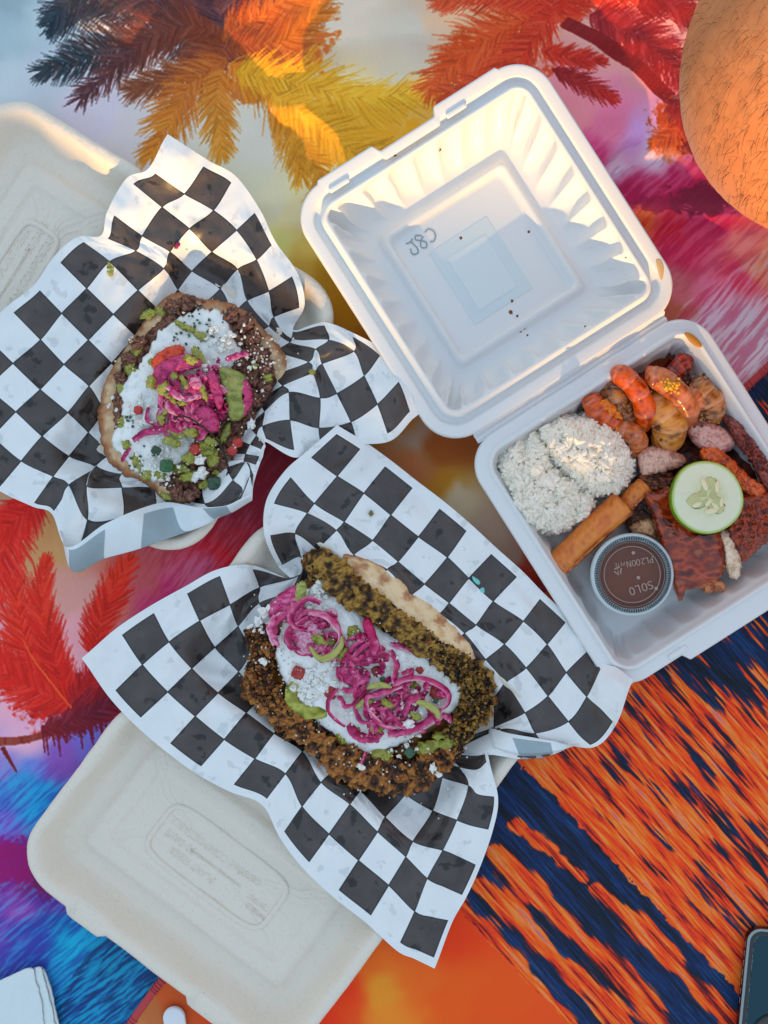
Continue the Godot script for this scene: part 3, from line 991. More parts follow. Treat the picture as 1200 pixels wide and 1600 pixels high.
func lattice_at(p: Array, r: float, c: float) -> Vector2:
	var nr := p.size()
	var ncol: int = p[0].size()
	var ri := clampi(int(floor(r)), 0, nr - 2)
	var ci := clampi(int(floor(c)), 0, ncol - 2)
	var fr := r - ri
	var fc := c - ci
	var rowv := []
	for k in range(-1, 3):
		var line := []
		for e in range(-1, 3):
			line.append(lat(p, ri + k, ci + e))
		rowv.append((line[1] as Vector2).cubic_interpolate(line[2], line[0], line[3], fc))
	return (rowv[1] as Vector2).cubic_interpolate(rowv[2], rowv[0], rowv[3], fr)

func lat(p: Array, r: int, c: int) -> Vector2:
	var nr := p.size()
	var ncol: int = p[0].size()
	if r < 0: return lat(p, 0, c) * 2.0 - lat(p, 1, c)
	if r >= nr: return lat(p, nr - 1, c) * 2.0 - lat(p, nr - 2, c)
	if c < 0: return (p[r][0] as Vector2) * 2.0 - p[r][1]
	if c >= ncol: return (p[r][ncol - 1] as Vector2) * 2.0 - p[r][ncol - 2]
	return p[r][c]

const MARGIN := 0.26

func check_print(parity: int, front: bool, seed_: int) -> ImageTexture:
	var n := 1024
	var im := Image.create(n, n, false, Image.FORMAT_RGB8)
	im.fill(Color8(236, 239, 240) if front else Color8(226, 234, 238))
	var k := n / (12.0 + 2.0 * MARGIN)
	for r in 12:
		for c in 12:
			if (r + c) % 2 != parity: continue
			var x := int((c + MARGIN) * k)
			var y := int((r + MARGIN) * k)
			var w := int((c + 1 + MARGIN) * k) - x
			var h := int((r + 1 + MARGIN) * k) - y
			if front:
				im.fill_rect(Rect2i(x - 1, y - 1, w + 2, h + 2), Color8(34, 36, 40))
				im.fill_rect(Rect2i(x + 2, y + 2, w - 4, h - 4), Color8(70, 62, 60))
			else: im.fill_rect(Rect2i(x, y, w, h), Color8(152, 170, 178))
	# uneven ink and faint grease
	var f := FastNoiseLite.new()
	f.seed = seed_
	f.frequency = 0.012
	f.fractal_octaves = 4
	var f2 := FastNoiseLite.new()
	f2.seed = seed_ + 9
	f2.frequency = 0.25
	var d := im.get_data()
	var grease := FastNoiseLite.new()
	grease.seed = seed_ + 30
	grease.frequency = 0.016
	for y in n:
		for x in n:
			var mid_d := Vector2(x - n * 0.5, y - n * 0.5).length() / (n * 0.42)
			var wet := ss(0.12, 0.30, grease.get_noise_2d(x, y) + 0.10 - 0.25 * mid_d) if front else 0.0
			var g := f.get_noise_2d(x, y) * 16.0 - wet * 44.0 + f2.get_noise_2d(x, y) * (9.0 if front else 14.0)
			var i := (y * n + x) * 3
			if d[i] > 150: g *= 0.45
			d[i] = clampi(d[i] + int(g), 0, 255)
			d[i + 1] = clampi(d[i + 1] + int(g * 0.95), 0, 255)
			d[i + 2] = clampi(d[i + 2] + int(g * 0.9), 0, 255)
	return ImageTexture.create_from_image(Image.create_from_data(n, n, false, Image.FORMAT_RGB8, d))

func sheet(p: Array, rows: Array, cols: Array, hf: Callable, wrinkle: float, seed_: float) -> Array:
	var sub := 12
	var rg := RandomNumberGenerator.new()
	rg.seed = int(seed_)
	var creases := []
	for k in 190:     # sharp creases: middle, half length, direction, half width, height
		var cm := Vector2(rg.randf() * 12.0, rg.randf() * 12.0)
		creases.append([cm, rg.randf_range(0.5, 1.9), Vector2.RIGHT.rotated(rg.randf() * TAU), rg.randf_range(0.16, 0.55), rg.randf_range(-0.0031, 0.0031)])
	var near := []        # the creases that reach each square
	for k in 144:
		near.append([])
		for cr in creases:
			if (cr[0] as Vector2).distance_to(Vector2(k % 12 + 0.5, k / 12 + 0.5)) < cr[1] + 1.5: near[k].append(cr)
	var nu := (cols.size() - 1) * sub + 3
	var nv := (rows.size() - 1) * sub + 3
	var v := PackedVector3Array()
	var uv := PackedVector2Array()
	for j in nv:
		var r := -MARGIN + j * MARGIN if j < 1 else (rows.size() - 1 + MARGIN if j == nv - 1 else (j - 1) / float(sub))
		for i in nu:
			var c := -MARGIN if i < 1 else (cols.size() - 1 + MARGIN if i == nu - 1 else (i - 1) / float(sub))
			var q := lattice_at(p, r, c)
			var rc := along(rows, r)
			var cc := along(cols, c)
			var h: float = hf.call(q, rc, cc)
			var amp := wrinkle * (0.35 + 0.65 * ss(-0.1, 0.3, n3(cc * 0.35 + seed_, rc * 0.35, 3.0)))
			h += amp * (0.9 * n3(cc * 0.8 + seed_, rc * 0.8, 1.0) + 0.5 * nr_.get_noise_3d(cc * 0.42 + seed_, rc * 0.42, 4.0) + 0.22 * nr_.get_noise_3d(cc * 1.3 + seed_, rc * 1.3, 8.0))
			for cr in near[clampi(int(rc), 0, 11) * 12 + clampi(int(cc), 0, 11)]:
				var d: Vector2 = Vector2(cc, rc) - cr[0]
				var al: float = absf(d.dot(cr[2])) / cr[1]
				if al > 1.0: continue
				var ac: float = absf(d.cross(cr[2])) / cr[3]
				if ac < 1.0: h += cr[4] * (1.0 - ac) * (1.0 - al)
			v.append(P(q.x, q.y, h))
			uv.append(Vector2((cc + MARGIN) / (12.0 + 2.0 * MARGIN), (rc + MARGIN) / (12.0 + 2.0 * MARGIN)))
	var ix := cells(nu, nv)
	var top := mk(v, ix, PackedColorArray(), uv)
	var n: PackedVector3Array = top.surface_get_arrays(0)[Mesh.ARRAY_NORMAL]
	var low := PackedVector3Array()
	for i in v.size(): low.append(v[i] - n[i] * 0.00018)
	var rev := PackedInt32Array()
	for t in range(0, ix.size(), 3): rev.append_array([ix[t], ix[t + 2], ix[t + 1]])
	return [top, mk(low, rev, PackedColorArray(), uv)]

func along(list: Array, f: float) -> float:     # lattice position -> position on the print, in squares
	var n := list.size()
	if f <= 0.0: return list[0] + f
	if f >= n - 1: return list[n - 1] + (f - n + 1)
	var i := int(f)
	return lerpf(list[i], list[i + 1], f - i)

# height of a sheet lying in a container's base: floor, wall, rim, then resting outside
func rest(q: Vector2, c: Vector2, ax: Vector2, hx: float, hz: float, out_h: float, floor_h: float) -> float:
	var d := q - c
	var a := absf(d.dot(ax)) - hx
	var b := absf(d.dot(Vector2(-ax.y, ax.x))) - hz
	var e := maxf(a, b) if maxf(a, b) < 0.0 else Vector2(maxf(a, 0.0), maxf(b, 0.0)).length()
	if a > -60.0 and b > -60.0 and e < 0.0: e = -60.0 + minf(Vector2(a + 60.0, b + 60.0).length(), 60.0)
	return lerpf(floor_h, 0.0352, ss(-72.0, -4.0, e)) if e < 0.0 else lerpf(0.0352, out_h, ss(0.0, 170.0, e))

func bumps(q: Vector2, list: Array) -> float:
	var h := 0.0
	for b in list:
		var d: float = Vector2(q.x - b[0], q.y - b[1]).length() / b[2]
		if d < 2.4: h += b[3] * exp(-d * d * 1.4)
	return h

func build_papers() -> void:
	var full := []
	for k in 13: full.append(float(k))
	var wax := {"metallic_specular": 0.55}
	# under the long dark patty
	var cols := [0.0, 1.0, 2.0, 3.0, 4.0, 5.0, 6.0, 7.0, 8.0, 9.0, 10.0, 11.0, 11.5, 12.0]
	var p := read_lattice(full, cols, [
		"0 0 526 679; 0 1 562 702; 0 2 602 730; 0 3 644 763; 0 4 687 796; 0 5 728 830; 0 6 768 867; 0 7 807 902; 0 8 844 937; 0 9 883 973; 0 10 923 1013; 0 11 938 1046; 0 11.5 958 1056; 0 12 978 1072",
		"1 0 487 715; 1 1 527 744; 1 2 569 771; 1 3 611 805; 1 4 654 839; 1 5 699 871; 1 6 733 904; 1 7 771 940; 1 8 818 971; 1 9 855 1007; 1 10 885 1051; 1 11 917 1089; 1 11.5 938 1108; 1 12 957 1128",
		"2 0 454 747; 2 1 491 787; 2 2 538 816; 2 3 582 845; 2 4 622 878; 2 5 663 913; 2 6 702 943; 2 7 744 977; 2 8 788 1007; 2 9 822 1044; 2 10 856 1088; 2 11 888 1128; 2 11.5 906 1150; 2 12 922 1164",
		"3 0 429 787; 3 1 480 802; 3 2 526 829; 3 3 553 867; 3 4 605 890; 3 6 688 959; 3 7 726 990; 3 8 759 1031; 3 9 790 1067; 3 10 820 1114; 3 11 836 1146; 3 11.5 862 1179; 3 12 860 1160",
		"4 0 423 837; 4 1 461 834; 4 2 497 860; 4 9 768 1093; 4 10 772 1136; 4 11 782 1140; 4 11.5 812 1186; 4 12 800 1152",
		"5 0 441 882; 5 1 470 870; 5 11 708 1177; 5 12 756 1147",
		"6 0 455 905; 6 1 466 900; 6 10 694 1190; 6 11 718 1199; 6 12 760 1191",
		"7 0 395 890; 7 1 405 918; 7 2 405 943; 7 10 691 1215; 7 11 732 1228; 7 12 772 1246",
		"8 0 343 901; 8 1 359 945; 8 2 372 979; 8 3 397 1018; 8 9 633 1241; 8 10 676 1267; 8 11 714 1282; 8 12 763 1296",
		"9 0 293 928; 9 1 312 970; 9 2 336 1012; 9 3 373 1050; 9 4 406 1093; 9 7 519 1206; 9 8 563 1236; 9 9 602 1277; 9 10 645 1315; 9 11 692 1329; 9 12 743 1352",
		"10 0 240 959; 10 1 264 1003; 10 2 300 1045; 10 3 341 1083; 10 4 385 1114; 10 5 428 1146; 10 6 473 1175; 10 7 502 1223; 10 8 547 1257; 10 9 590 1300; 10 10 634 1339; 10 11 668 1373; 10 12 722 1398",
		"11 0 191 993; 11 1 222 1039; 11 2 262 1082; 11 3 305 1120; 11 4 350 1156; 11 5 398 1186; 11 6 446 1210; 11 7 472 1261; 11 8 514 1304; 11 9 560 1345; 11 10 607 1384; 11 11 648 1425; 11 12 700 1439",
		"12 0 148 1031; 12 1 181 1079; 12 2 220 1121; 12 3 267 1162; 12 4 314 1197; 12 5 366 1226; 12 6 417 1248; 12 7 445 1300; 12 8 483 1347; 12 9 530 1391; 12 10 579 1430; 12 11 626 1473; 12 12 678 1496"])
	var hb := func(q: Vector2, r: float, c: float) -> float:
		var h := rest(q, Vector2(551, 1070), Vector2(0.8, 0.6), 262, 164, 0.0335, 0.0125)
		h += bumps(q, [[525, 690, 60, 0.014], [975, 1078, 60, 0.018], [455, 905, 26, 0.012], [430, 840, 36, 0.006], [770, 1170, 40, 0.006], [840, 980, 60, 0.005], [700, 830, 60, 0.004], [150, 1030, 60, 0.004]])
		if c > 11.3 and r > 2.5 and r < 4.7: h += 0.006 * (1.0 if c > 11.7 else 0.0) - 0.002
		h -= 0.004 * ss(6.6, 6.0, absf(r - 6.0) * 6.0) * ss(1.6, 0.4, c)
		return h
	var s := sheet(p, full, cols, hb, 0.0026, 3.0)
	var t := thing("checkered_paper", "black and white checkered paper sheet under the long dark-crusted flatbread, in the middle", "deli paper")
	part("printed_face", s[0], mat(Color.WHITE, 0.42, {"albedo_texture": check_print(0, true, 4)}.merged(wax)), t)
	part("reverse_face", s[1], mat(Color.WHITE, 0.5, {"albedo_texture": check_print(0, false, 5)}.merged(wax)), t)
	# under the round flatbread
	var rows := [0.0, 1.0, 2.0, 3.0, 4.0, 5.0, 6.0, 7.0, 8.0, 9.0, 10.0, 11.0, 11.5, 12.0]
	var pa := read_lattice(rows, full, [
		"0 0 268 228; 0 1 318 261; 0 2 361 286; 0 3 398 334; 0 4 424 383; 0 5 456 433; 0 6 467 481; 0 7 458 518; 0 8 507 509; 0 9 552 527; 0 10 593 556; 0 11 623 598; 0 12 640 643",
		"1 0 243 272; 1 1 288 303; 1 2 334 329; 1 3 370 360; 1 4 401 406; 1 5 420 455; 1 6 428 496; 1 7 456 529; 1 8 514 531; 1 9 553 549; 1 10 569 587; 1 11 590 632; 1 12 606 677",
		"2 0 209 288; 2 1 253 324; 2 2 296 358; 2 3 331 394; 2 4 371 421; 2 5 386 470; 2 6 420 510; 2 7 453 535; 2 8 493 546; 2 9 503 569; 2 10 526 615; 2 11 548 660; 2 12 555 687",
		"3 0 179 338; 3 1 222 369; 3 2 266 394; 3 3 300 424; 3 4 344 452; 3 8 482 566; 3 9 489 582; 3 10 500 622; 3 11 498 669; 3 12 501 694",
		"4 0 169 373; 4 1 212 392; 4 2 256 420; 4 3 278 453; 4 10 451 613; 4 11 453 657; 4 12 459 703",
		"5 0 131 379; 5 1 171 409; 5 2 216 454; 5 3 251 489; 5 11 410 666; 5 12 416 686",
		"6 0 95 411; 6 1 135 451; 6 2 177 492; 6 3 212 526; 6 12 412 694",
		"7 0 62 455; 7 1 96 490; 7 2 138 532; 7 3 174 568; 7 12 408 702",
		"8 0 22 489; 8 1 63 531; 8 2 100 570; 8 3 139 604; 8 4 164 642; 8 12 405 713",
		"9 0 -20 529; 9 1 20 568; 9 2 63 609; 9 3 106 645; 9 4 138 676; 9 5 172 713; 9 6 150 728; 9 7 190 741; 9 12 400 726",
		"10 0 -58 568; 10 1 -20 606; 10 2 25 644; 10 3 66 682; 10 4 108 713; 10 5 150 731; 10 6 136 760; 10 7 191 762; 10 8 243 763; 10 9 320 787; 10 10 364 750; 10 11 385 722; 10 12 396 742",
		"11 0 -95 608; 11 1 -54 645; 11 2 -12 683; 11 3 33 721; 11 4 83 745; 11 5 107 758; 11 6 137 813; 11 7 193 809; 11 8 243 792; 11 9 345 801; 11 10 378 769; 11 11 390 745; 11 12 394 760",
		"11.5 0 -112 628; 11.5 1 -72 665; 11.5 2 -30 704; 11.5 3 16 741; 11.5 4 68 766; 11.5 5 96 780; 11.5 6 112 888; 11.5 7 165 872; 11.5 8 222 856; 11.5 9 290 830; 11.5 10 340 810; 11.5 11 366 798; 11.5 12 388 785",
		"12 0 -130 648; 12 1 -90 685; 12 2 -46 722; 12 3 0 760; 12 4 54 786; 12 5 84 798; 12 6 108 858; 12 7 165 826; 12 8 225 802; 12 9 270 792; 12 10 316 794; 12 11 354 790; 12 12 384 777"])
	var ha := func(q: Vector2, r: float, c: float) -> float:
		var h := rest(q, Vector2(292, 606), Vector2(-0.53, 0.847), 236, 150, 0.0330, 0.0125)
		h += bumps(q, [[262, 235, 76, 0.020], [610, 640, 90, 0.016], [540, 530, 50, 0.008], [400, 700, 34, 0.006], [112, 870, 40, 0.006], [190, 330, 50, 0.008], [460, 470, 40, 0.006]])
		h -= 0.003 * exp(-pow((c - 6.6) / 0.5, 2)) * ss(4.5, 1.0, r)
		h -= 0.001 * exp(-pow((r - 4.2) / 0.5, 2)) * ss(3.5, 0.5, c)
		if r > 11.2 and c > 5.5: h += 0.010 * ss(11.5, 12.0, r)
		if r > 8.5 and c > 5.5: h += 0.006 * ss(5.5, 6.0, c)
		return h
	s = sheet(pa, rows, full, ha, 0.0026, 21.0)
	t = thing("checkered_paper", "black and white checkered paper sheet under the round flatbread, its folded corner hanging lower left", "deli paper")
	part("printed_face", s[0], mat(Color.WHITE, 0.42, {"albedo_texture": check_print(1, true, 14)}.merged(wax)), t)
	part("reverse_face", s[1], mat(Color.WHITE, 0.5, {"albedo_texture": check_print(1, false, 15)}.merged(wax)), t)

# ---------- food ----------
func fmat(rough: float, sss := 0.15, more := {}) -> StandardMaterial3D:
	var m := vmat(rough, more)
	if sss >= 0.45:
		m.subsurf_scatter_enabled = true
		m.subsurf_scatter_strength = sss * 0.1
	return m

# height of a rounded slab: edge at e, middle at h
func dome(t: float, e: float, h: float, k := 3.0) -> float:
	return e + (h - e) * sqrt(maxf(0.0, 1.0 - pow(t, k)))

func rice_scoop(out: Array, top: float, edge: float, label: String, grains: int, grain: ArrayMesh, gm: Material, sd: float) -> void:
	var t := thing("rice_scoop", label, "rice", "scoops of white rice")
	var o := smooth(out, 120)
	var c := mid(Array(o))
	var hf := func(q: Vector2, tt: float) -> float:
		return dome(tt, edge, top, 2.4) + 0.0085 * n3(q.x * 0.035 + sd, q.y * 0.035, 2.0) + 0.0046 * n3(q.x * 0.09, q.y * 0.09 + sd, 5.0)
	var flat := []
	for q in out: flat.append_array([q.x, q.y])
	part("rice_mound", blob(flat, 90, 30, func(q, tt): return hf.call(q, tt) + 0.0007, func(_q, _t, _h): return L(250, 245, 230), 0.009), gm, t)
	var places := []
	var cols := []
	for k in grains:
		var a := rng.randi() % 120
		var tt := sqrt(rng.randf()) * 1.02
		var q := c.lerp(o[a], tt)
		var p := P(q.x, q.y, hf.call(q, minf(tt, 1.0)))
		var e := 3.0
		var px := P(q.x + e, q.y, hf.call(q + Vector2(e, 0), minf(tt, 0.98))) - P(q.x - e, q.y, hf.call(q - Vector2(e, 0), minf(tt, 0.98)))
		var tilt := (q - c).normalized() * pow(tt, 4.0) * 0.9
		var n := Vector3(tilt.x, 1.0, tilt.y).normalized()
		n = (n + Vector3(rng.randf_range(-0.5, 0.5), 0, rng.randf_range(-0.5, 0.5))).normalized()
		var x := n.cross(Vector3(rng.randf_range(-1, 1), 0, rng.randf_range(-1, 1))).normalized()
		x = (x + Vector3.UP * (rng.randf_range(-0.15, 0.2) if rng.randf() < 0.8 else rng.randf_range(0.2, 0.8))).normalized()
		var z := x.cross(n).normalized()
		var s := rng.randf_range(0.8, 1.2)
		places.append(Transform3D(Basis(x * s * rng.randf_range(0.85, 1.25), z.cross(x).normalized() * s, z * s), p + n * rng.randf_range(-0.0010, 0.0005)))
		var w := rng.randf()
		cols.append(L(255 - 4 * w, 248 - 6 * w, 236 - 12 * w))
	many("rice_grains", grain, gm, t, places, cols)

func shrimp_body(flat: Array, r: float, cs: Array, m: Material, called: String, parent: Node3D, sd := 0.0, ends := Vector2(0.35, 0.45)) -> MeshInstance3D:
	var pts := []
	for i in range(0, flat.size(), 3): pts.append(P(flat[i], flat[i + 1], flat[i + 2]))
	var path := curve(pts, 92)
	var rf := func(t: float) -> Vector2:
		var k := 1.0
		if t < 0.2: k = lerpf(ends.x, 1.0, sqrt(t / 0.2))
		if t > 0.75: k = lerpf(1.0, ends.y, pow((t - 0.75) / 0.25, 2.0))
		var seg := fposmod(t * 5.0 + sd, 1.0)
		k *= 0.97 + 0.07 * pow(seg, 0.6) * ss(1.0, 0.93, seg)     # overlapping rings of the shell
		return Vector2(r, r * 0.95) * k * 1.18 * (1.0 + 0.10 * n3(t * 3.0, sd, 8.0))
	var cf := func(t: float, a: float) -> Color:
		var f := 0.5 + 0.9 * n3(t * 5.0 + sd, cos(a) * 1.2, sin(a) * 1.2 + sd) + 0.35 * n3(t * 22.0 + sd, cos(a) * 4.0, sin(a) * 4.0)
		var c := pick(cs, f) * 1.08
		var seg := fposmod(t * 5.0 + sd, 1.0)
		c = c.lerp(c.lightened(0.35), ss(0.55, 0.9, seg) * 0.22)
		return c.lerp(c.darkened(0.55), ss(0.14, 0.0, seg) * 0.22 + 0.6 * ss(0.42, 0.62, n3(t * 30.0 + sd, cos(a) * 6.0, sin(a) * 6.0)))
	return part(called, tube(path, 22, rf, cf), m, parent)

func meat(called: String, flat: Array, base: float, top: float, cs: Array, m: Material, label: String, cat: String, o := {}) -> MeshInstance3D:
	var rough: float = o.get("rough", 0.0016)
	var fr: float = o.get("freq", 0.05)
	var tilt: Vector2 = o.get("tilt", Vector2.ZERO)
	var c0 := mid(xy(flat))
	var sd: float = flat[0] * 0.37
	var hf := func(q: Vector2, t: float) -> float:
		var d := q - c0
		return dome(t, base + 0.25 * (top - base), top, o.get("k", 5.0)) + d.dot(tilt) + rough * (n3(q.x * fr + sd, q.y * fr, 1.0) + 0.55 * n3(q.x * fr * 3.0, q.y * fr * 3.0 + sd, 4.0) + o.get("fine", 0.05) * n3(q.x * fr * 8.0, q.y * fr * 8.0, sd))
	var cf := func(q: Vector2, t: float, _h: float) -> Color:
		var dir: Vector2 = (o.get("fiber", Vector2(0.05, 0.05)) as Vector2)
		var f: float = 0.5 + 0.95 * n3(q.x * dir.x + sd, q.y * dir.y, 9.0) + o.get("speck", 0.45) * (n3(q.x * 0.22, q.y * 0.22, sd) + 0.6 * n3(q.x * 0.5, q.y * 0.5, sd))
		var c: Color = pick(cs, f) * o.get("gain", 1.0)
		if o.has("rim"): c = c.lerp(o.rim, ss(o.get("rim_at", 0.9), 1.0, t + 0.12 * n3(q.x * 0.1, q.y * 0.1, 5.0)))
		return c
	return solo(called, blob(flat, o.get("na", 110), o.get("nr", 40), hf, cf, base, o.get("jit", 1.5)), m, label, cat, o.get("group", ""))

func build_box_food() -> void:
	# rice
	var grain := lump(Vector3(0.0034, 0.00140, 0.00150), 8, 7, 0.10)
	var gm := vmat(0.42, {"backlight_enabled": true, "backlight": Color(0.25, 0.25, 0.25)})
	rice_scoop(xy([843, 664, 862, 655, 880, 649, 900, 648, 917, 650, 955, 664, 976, 685, 990, 722, 984, 754, 962, 774, 930, 772, 895, 762, 868, 735, 850, 705, 838, 685]), 0.060, 0.016, "scoop of white rice touching the shrimp and spring roll, its top in sun", 1500, grain, gm, 3.0)
	rice_scoop(xy([846, 668, 815, 675, 790, 690, 775, 712, 772, 732, 784, 770, 800, 802, 826, 824, 860, 833, 890, 827, 917, 812, 933, 790, 925, 766, 905, 748, 884, 738, 868, 712]), 0.052, 0.014, "shaded scoop of white rice in the corner of the tray next to the hinge", 1500, grain, gm, 17.0)
	# a few loose grains in the corner
	for g in [[768, 724], [772, 738], [778, 750], [838, 668], [822, 668], [786, 700], [798, 810], [932, 800]]:
		var o := solo("rice_grain", grain, mat(Color8(232, 226, 212), 0.4), "single white rice grain fallen beside the rice scoops in the tray", "rice grain", "loose rice grains by the scoops")
		o.transform = Transform3D(Basis(Vector3.UP, rng.randf() * TAU), P(g[0], g[1], 0.016 + 0.004 * rng.randf()))
	# brown sauce pooled in the far corner and along the hinge wall
	var sauce := mat(Color(0.25, 0.055, 0.02, 0.85), 0.06, {"transparency": BaseMaterial3D.TRANSPARENCY_ALPHA, "metallic_specular": 0.6})
	sauce = mat(Color8(104, 30, 14), 0.08, {"clearcoat_enabled": true, "clearcoat": 0.6, "clearcoat_roughness": 0.05})
	var flat_h := func(h: float): return func(_p, t): return h - 0.0009 * t * t
	var none := func(_p, _t, _h): return Color.WHITE
	solo("sauce_pool", blob([1003, 580, 1003, 562, 1014, 548, 1034, 543, 1052, 551, 1064, 570, 1100, 590, 1110, 640, 1060, 690, 1000, 690, 940, 650, 930, 610, 960, 590], 60, 8, flat_h.call(0.0190), none, 0.0075), sauce, "glossy dark brown sauce pooled beneath the shrimp at the top of the tray", "sauce")
	solo("sauce_trail", blob([876, 640, 890, 630, 908, 626, 916, 614, 920, 606, 924, 608, 918, 622, 910, 634, 894, 636, 884, 644], 50, 5, flat_h.call(0.0138), none, 0.0128), mat(Color8(158, 96, 40), 0.15), "thin amber sauce trail along the tray wall between rice and shrimp", "sauce")
	# shrimp
	var shell_m := fmat(0.26, 0.2, {"metallic_specular": 0.4, "clearcoat_enabled": true, "clearcoat": 0.5, "clearcoat_roughness": 0.08})
	var orange := [L(120, 30, 4), L(196, 62, 4), L(232, 98, 10), L(220, 80, 10), L(150, 50, 14)]
	var brown := [L(70, 34, 16), L(140, 78, 34), L(190, 116, 56), L(206, 140, 80), L(110, 60, 30)]
	var rosy := [L(120, 44, 18), L(196, 96, 44), L(216, 128, 72), L(176, 76, 34)]
	var g := "peppered shrimp in the tray"
	var s := thing("shrimp", "bright orange curled shrimp in the middle of the shrimp pile", "shrimp", g)
	shrimp_body([957, 581, 0.040, 974, 588, 0.046, 994, 608, 0.047, 1008, 640, 0.042, 1004, 672, 0.030], 0.0066, orange, shell_m, "body", s, 1.0)
	shrimp_body([962, 604, 0.030, 960, 624, 0.032, 972, 648, 0.028, 988, 660, 0.022], 0.0098, brown, shell_m, "head", s, 4.0, Vector2(0.6, 0.5))
	s = thing("shrimp", "shrimp with glossy orange head split open, leftmost, next to the rice", "shrimp", g)
	shrimp_body([922, 620, 0.036, 932, 640, 0.038, 950, 655, 0.036, 966, 662, 0.032], 0.0070, orange, shell_m, "body", s, 7.0, Vector2(0.7, 0.5))
	var roe := fmat(0.2, 0.3)
	var roe_c := func(d: Vector3, _k: float): return pick([L(220, 84, 6), L(246, 130, 20), L(255, 176, 60)], 0.5 + 0.7 * n3(d.x * 3.0, d.y * 3.0, d.z * 3.0))
	var rm := join([[lump(Vector3(0.0060, 0.0026, 0.0042), 18, 10, 0.4, 3.0, roe_c), Transform3D(Basis(Vector3.UP, -0.7), P(950, 638, 0.0430))], [lump(Vector3(0.0048, 0.0022, 0.0030), 16, 10, 0.45, 8.0, roe_c), Transform3D(Basis(Vector3.UP, -0.5), P(962, 650, 0.0415))], [lump(Vector3(0.0030, 0.0020, 0.0026), 14, 9, 0.4, 12.0, roe_c), Transform3D(Basis(), P(944, 630, 0.0440))], [lump(Vector3(0.0018, 0.0016, 0.0048), 12, 9, 0.4, 15.0, roe_c), Transform3D(Basis(Vector3.UP, 0.3), P(962, 664, 0.0390))]])
	part("roe", rm, roe, s)
	s = thing("shrimp", "small peeled shrimp tail curled against the right side of the rice", "shrimp", g)
	shrimp_body([966, 672, 0.033, 982, 674, 0.037, 996, 686, 0.035, 996, 700, 0.028, 988, 704, 0.022], 0.0062, rosy, shell_m, "body", s, 11.0, Vector2(0.7, 0.3))
	s = thing("shrimp", "long reddish shrimp arching over the pile with yellow roe on its back", "shrimp", g)
	shrimp_body([1008, 590, 0.042, 1030, 592, 0.046, 1056, 612, 0.046, 1074, 640, 0.038, 1072, 668, 0.026], 0.0074, rosy, shell_m, "body", s, 15.0)
	var clumps := []
	for k in 46:
		var q := Vector2(1048, 603) + Vector2(rng.randfn() * 6.0, rng.randfn() * 5.0)
		clumps.append([lump(Vector3.ONE * rng.randf_range(0.0009, 0.0017), 7, 5, 0.3, k), Transform3D(Basis(), P(q.x, q.y, 0.0535 + rng.randf() * 0.002))])
	var yroe := part("roe", join(clumps), mat(Color8(232, 172, 44), 0.3), s)
	shrimp_body([1010, 588, 0.041, 1022, 588, 0.044, 1034, 594, 0.045], 0.0062, orange, shell_m, "tail", s, 2.0)
	s = thing("shrimp", "dark red shrimp tail fan lying in the sauce by the tray's top corner", "shrimp", g)
	var fan := [L(96, 16, 8), L(170, 40, 16), L(206, 64, 22)]
	for f in [[1040, 596, 1056, 572, 1082, 559, 0.0040], [1044, 594, 1062, 578, 1080, 566, 0.0045], [1048, 592, 1060, 566, 1072, 556, 0.0036]]:
		shrimp_body([f[0], f[1], 0.026, f[2], f[3], 0.030, f[4], f[5], 0.030], f[6], fan, shell_m, "tail_blade", s, f[0], Vector2(0.5, 0.35))
	s = thing("shrimp", "golden brown peeled shrimp below the orange one, beside the grey pork", "shrimp", g)
	shrimp_body([1024, 618, 0.030, 1032, 640, 0.036, 1046, 660, 0.036, 1042, 682, 0.030, 1022, 690, 0.022], 0.0104, [L(126, 66, 20), L(206, 128, 44), L(226, 154, 66), L(180, 100, 34)], shell_m, "body", s, 21.0, Vector2(0.5, 0.4))
	s = thing("shrimp", "browned shrimp crusted with garlic along the tray's far wall", "shrimp", g)
	shrimp_body([1082, 606, 0.030, 1096, 614, 0.034, 1110, 634, 0.032, 1108, 660, 0.024], 0.0094, brown, shell_m, "body", s, 26.0, Vector2(0.6, 0.5))
	shrimp_body([1070, 612, 0.036, 1084, 622, 0.038, 1092, 640, 0.034], 0.0062, rosy, shell_m, "belly", s, 29.0)
	# minced garlic and pepper over the shrimp
	var bits := []
	var bc := []
	for k in 420:
		var q: Vector2 = [Vector2(1104, 640), Vector2(1030, 632), Vector2(968, 630), Vector2(1090, 610), Vector2(1040, 660)][k % 5] + Vector2(rng.randfn() * 11.0, rng.randfn() * 14.0)
		bits.append(Transform3D(Basis(Vector3.UP, rng.randf() * TAU).scaled(Vector3.ONE * rng.randf_range(0.5, 1.3)), P(q.x, q.y, 0.043 - 0.004 * rng.randf() - 0.006 * ss(1090, 1120, q.x))))
		bc.append(pick([L(60, 30, 14), L(120, 74, 36), L(196, 150, 96), L(90, 50, 24)], rng.randf()))
	var garlic := thing("garlic_bits", "browned minced garlic and pepper stuck over the shrimp pile", "garlic")
	many("garlic_crumbs", lump(Vector3(0.0011, 0.0008, 0.0011), 6, 5, 0.3), vmat(0.5), garlic, bits, bc)
	# roast pork
	var meat_m := fmat(0.45, 0.2)
	var crackle := fmat(0.2, 0.1, {"metallic_specular": 0.4, "clearcoat_enabled": true, "clearcoat": 0.7, "clearcoat_roughness": 0.1})
	var grey := [L(150, 104, 90), L(196, 152, 134), L(214, 176, 158), L(176, 128, 112)]
	var pinkc := [L(138, 84, 78), L(190, 140, 130), L(214, 168, 156), L(164, 108, 100)]
	var skin := [L(66, 16, 8), L(112, 30, 12), L(166, 66, 26), L(130, 38, 18), L(92, 28, 14), L(150, 74, 38)]
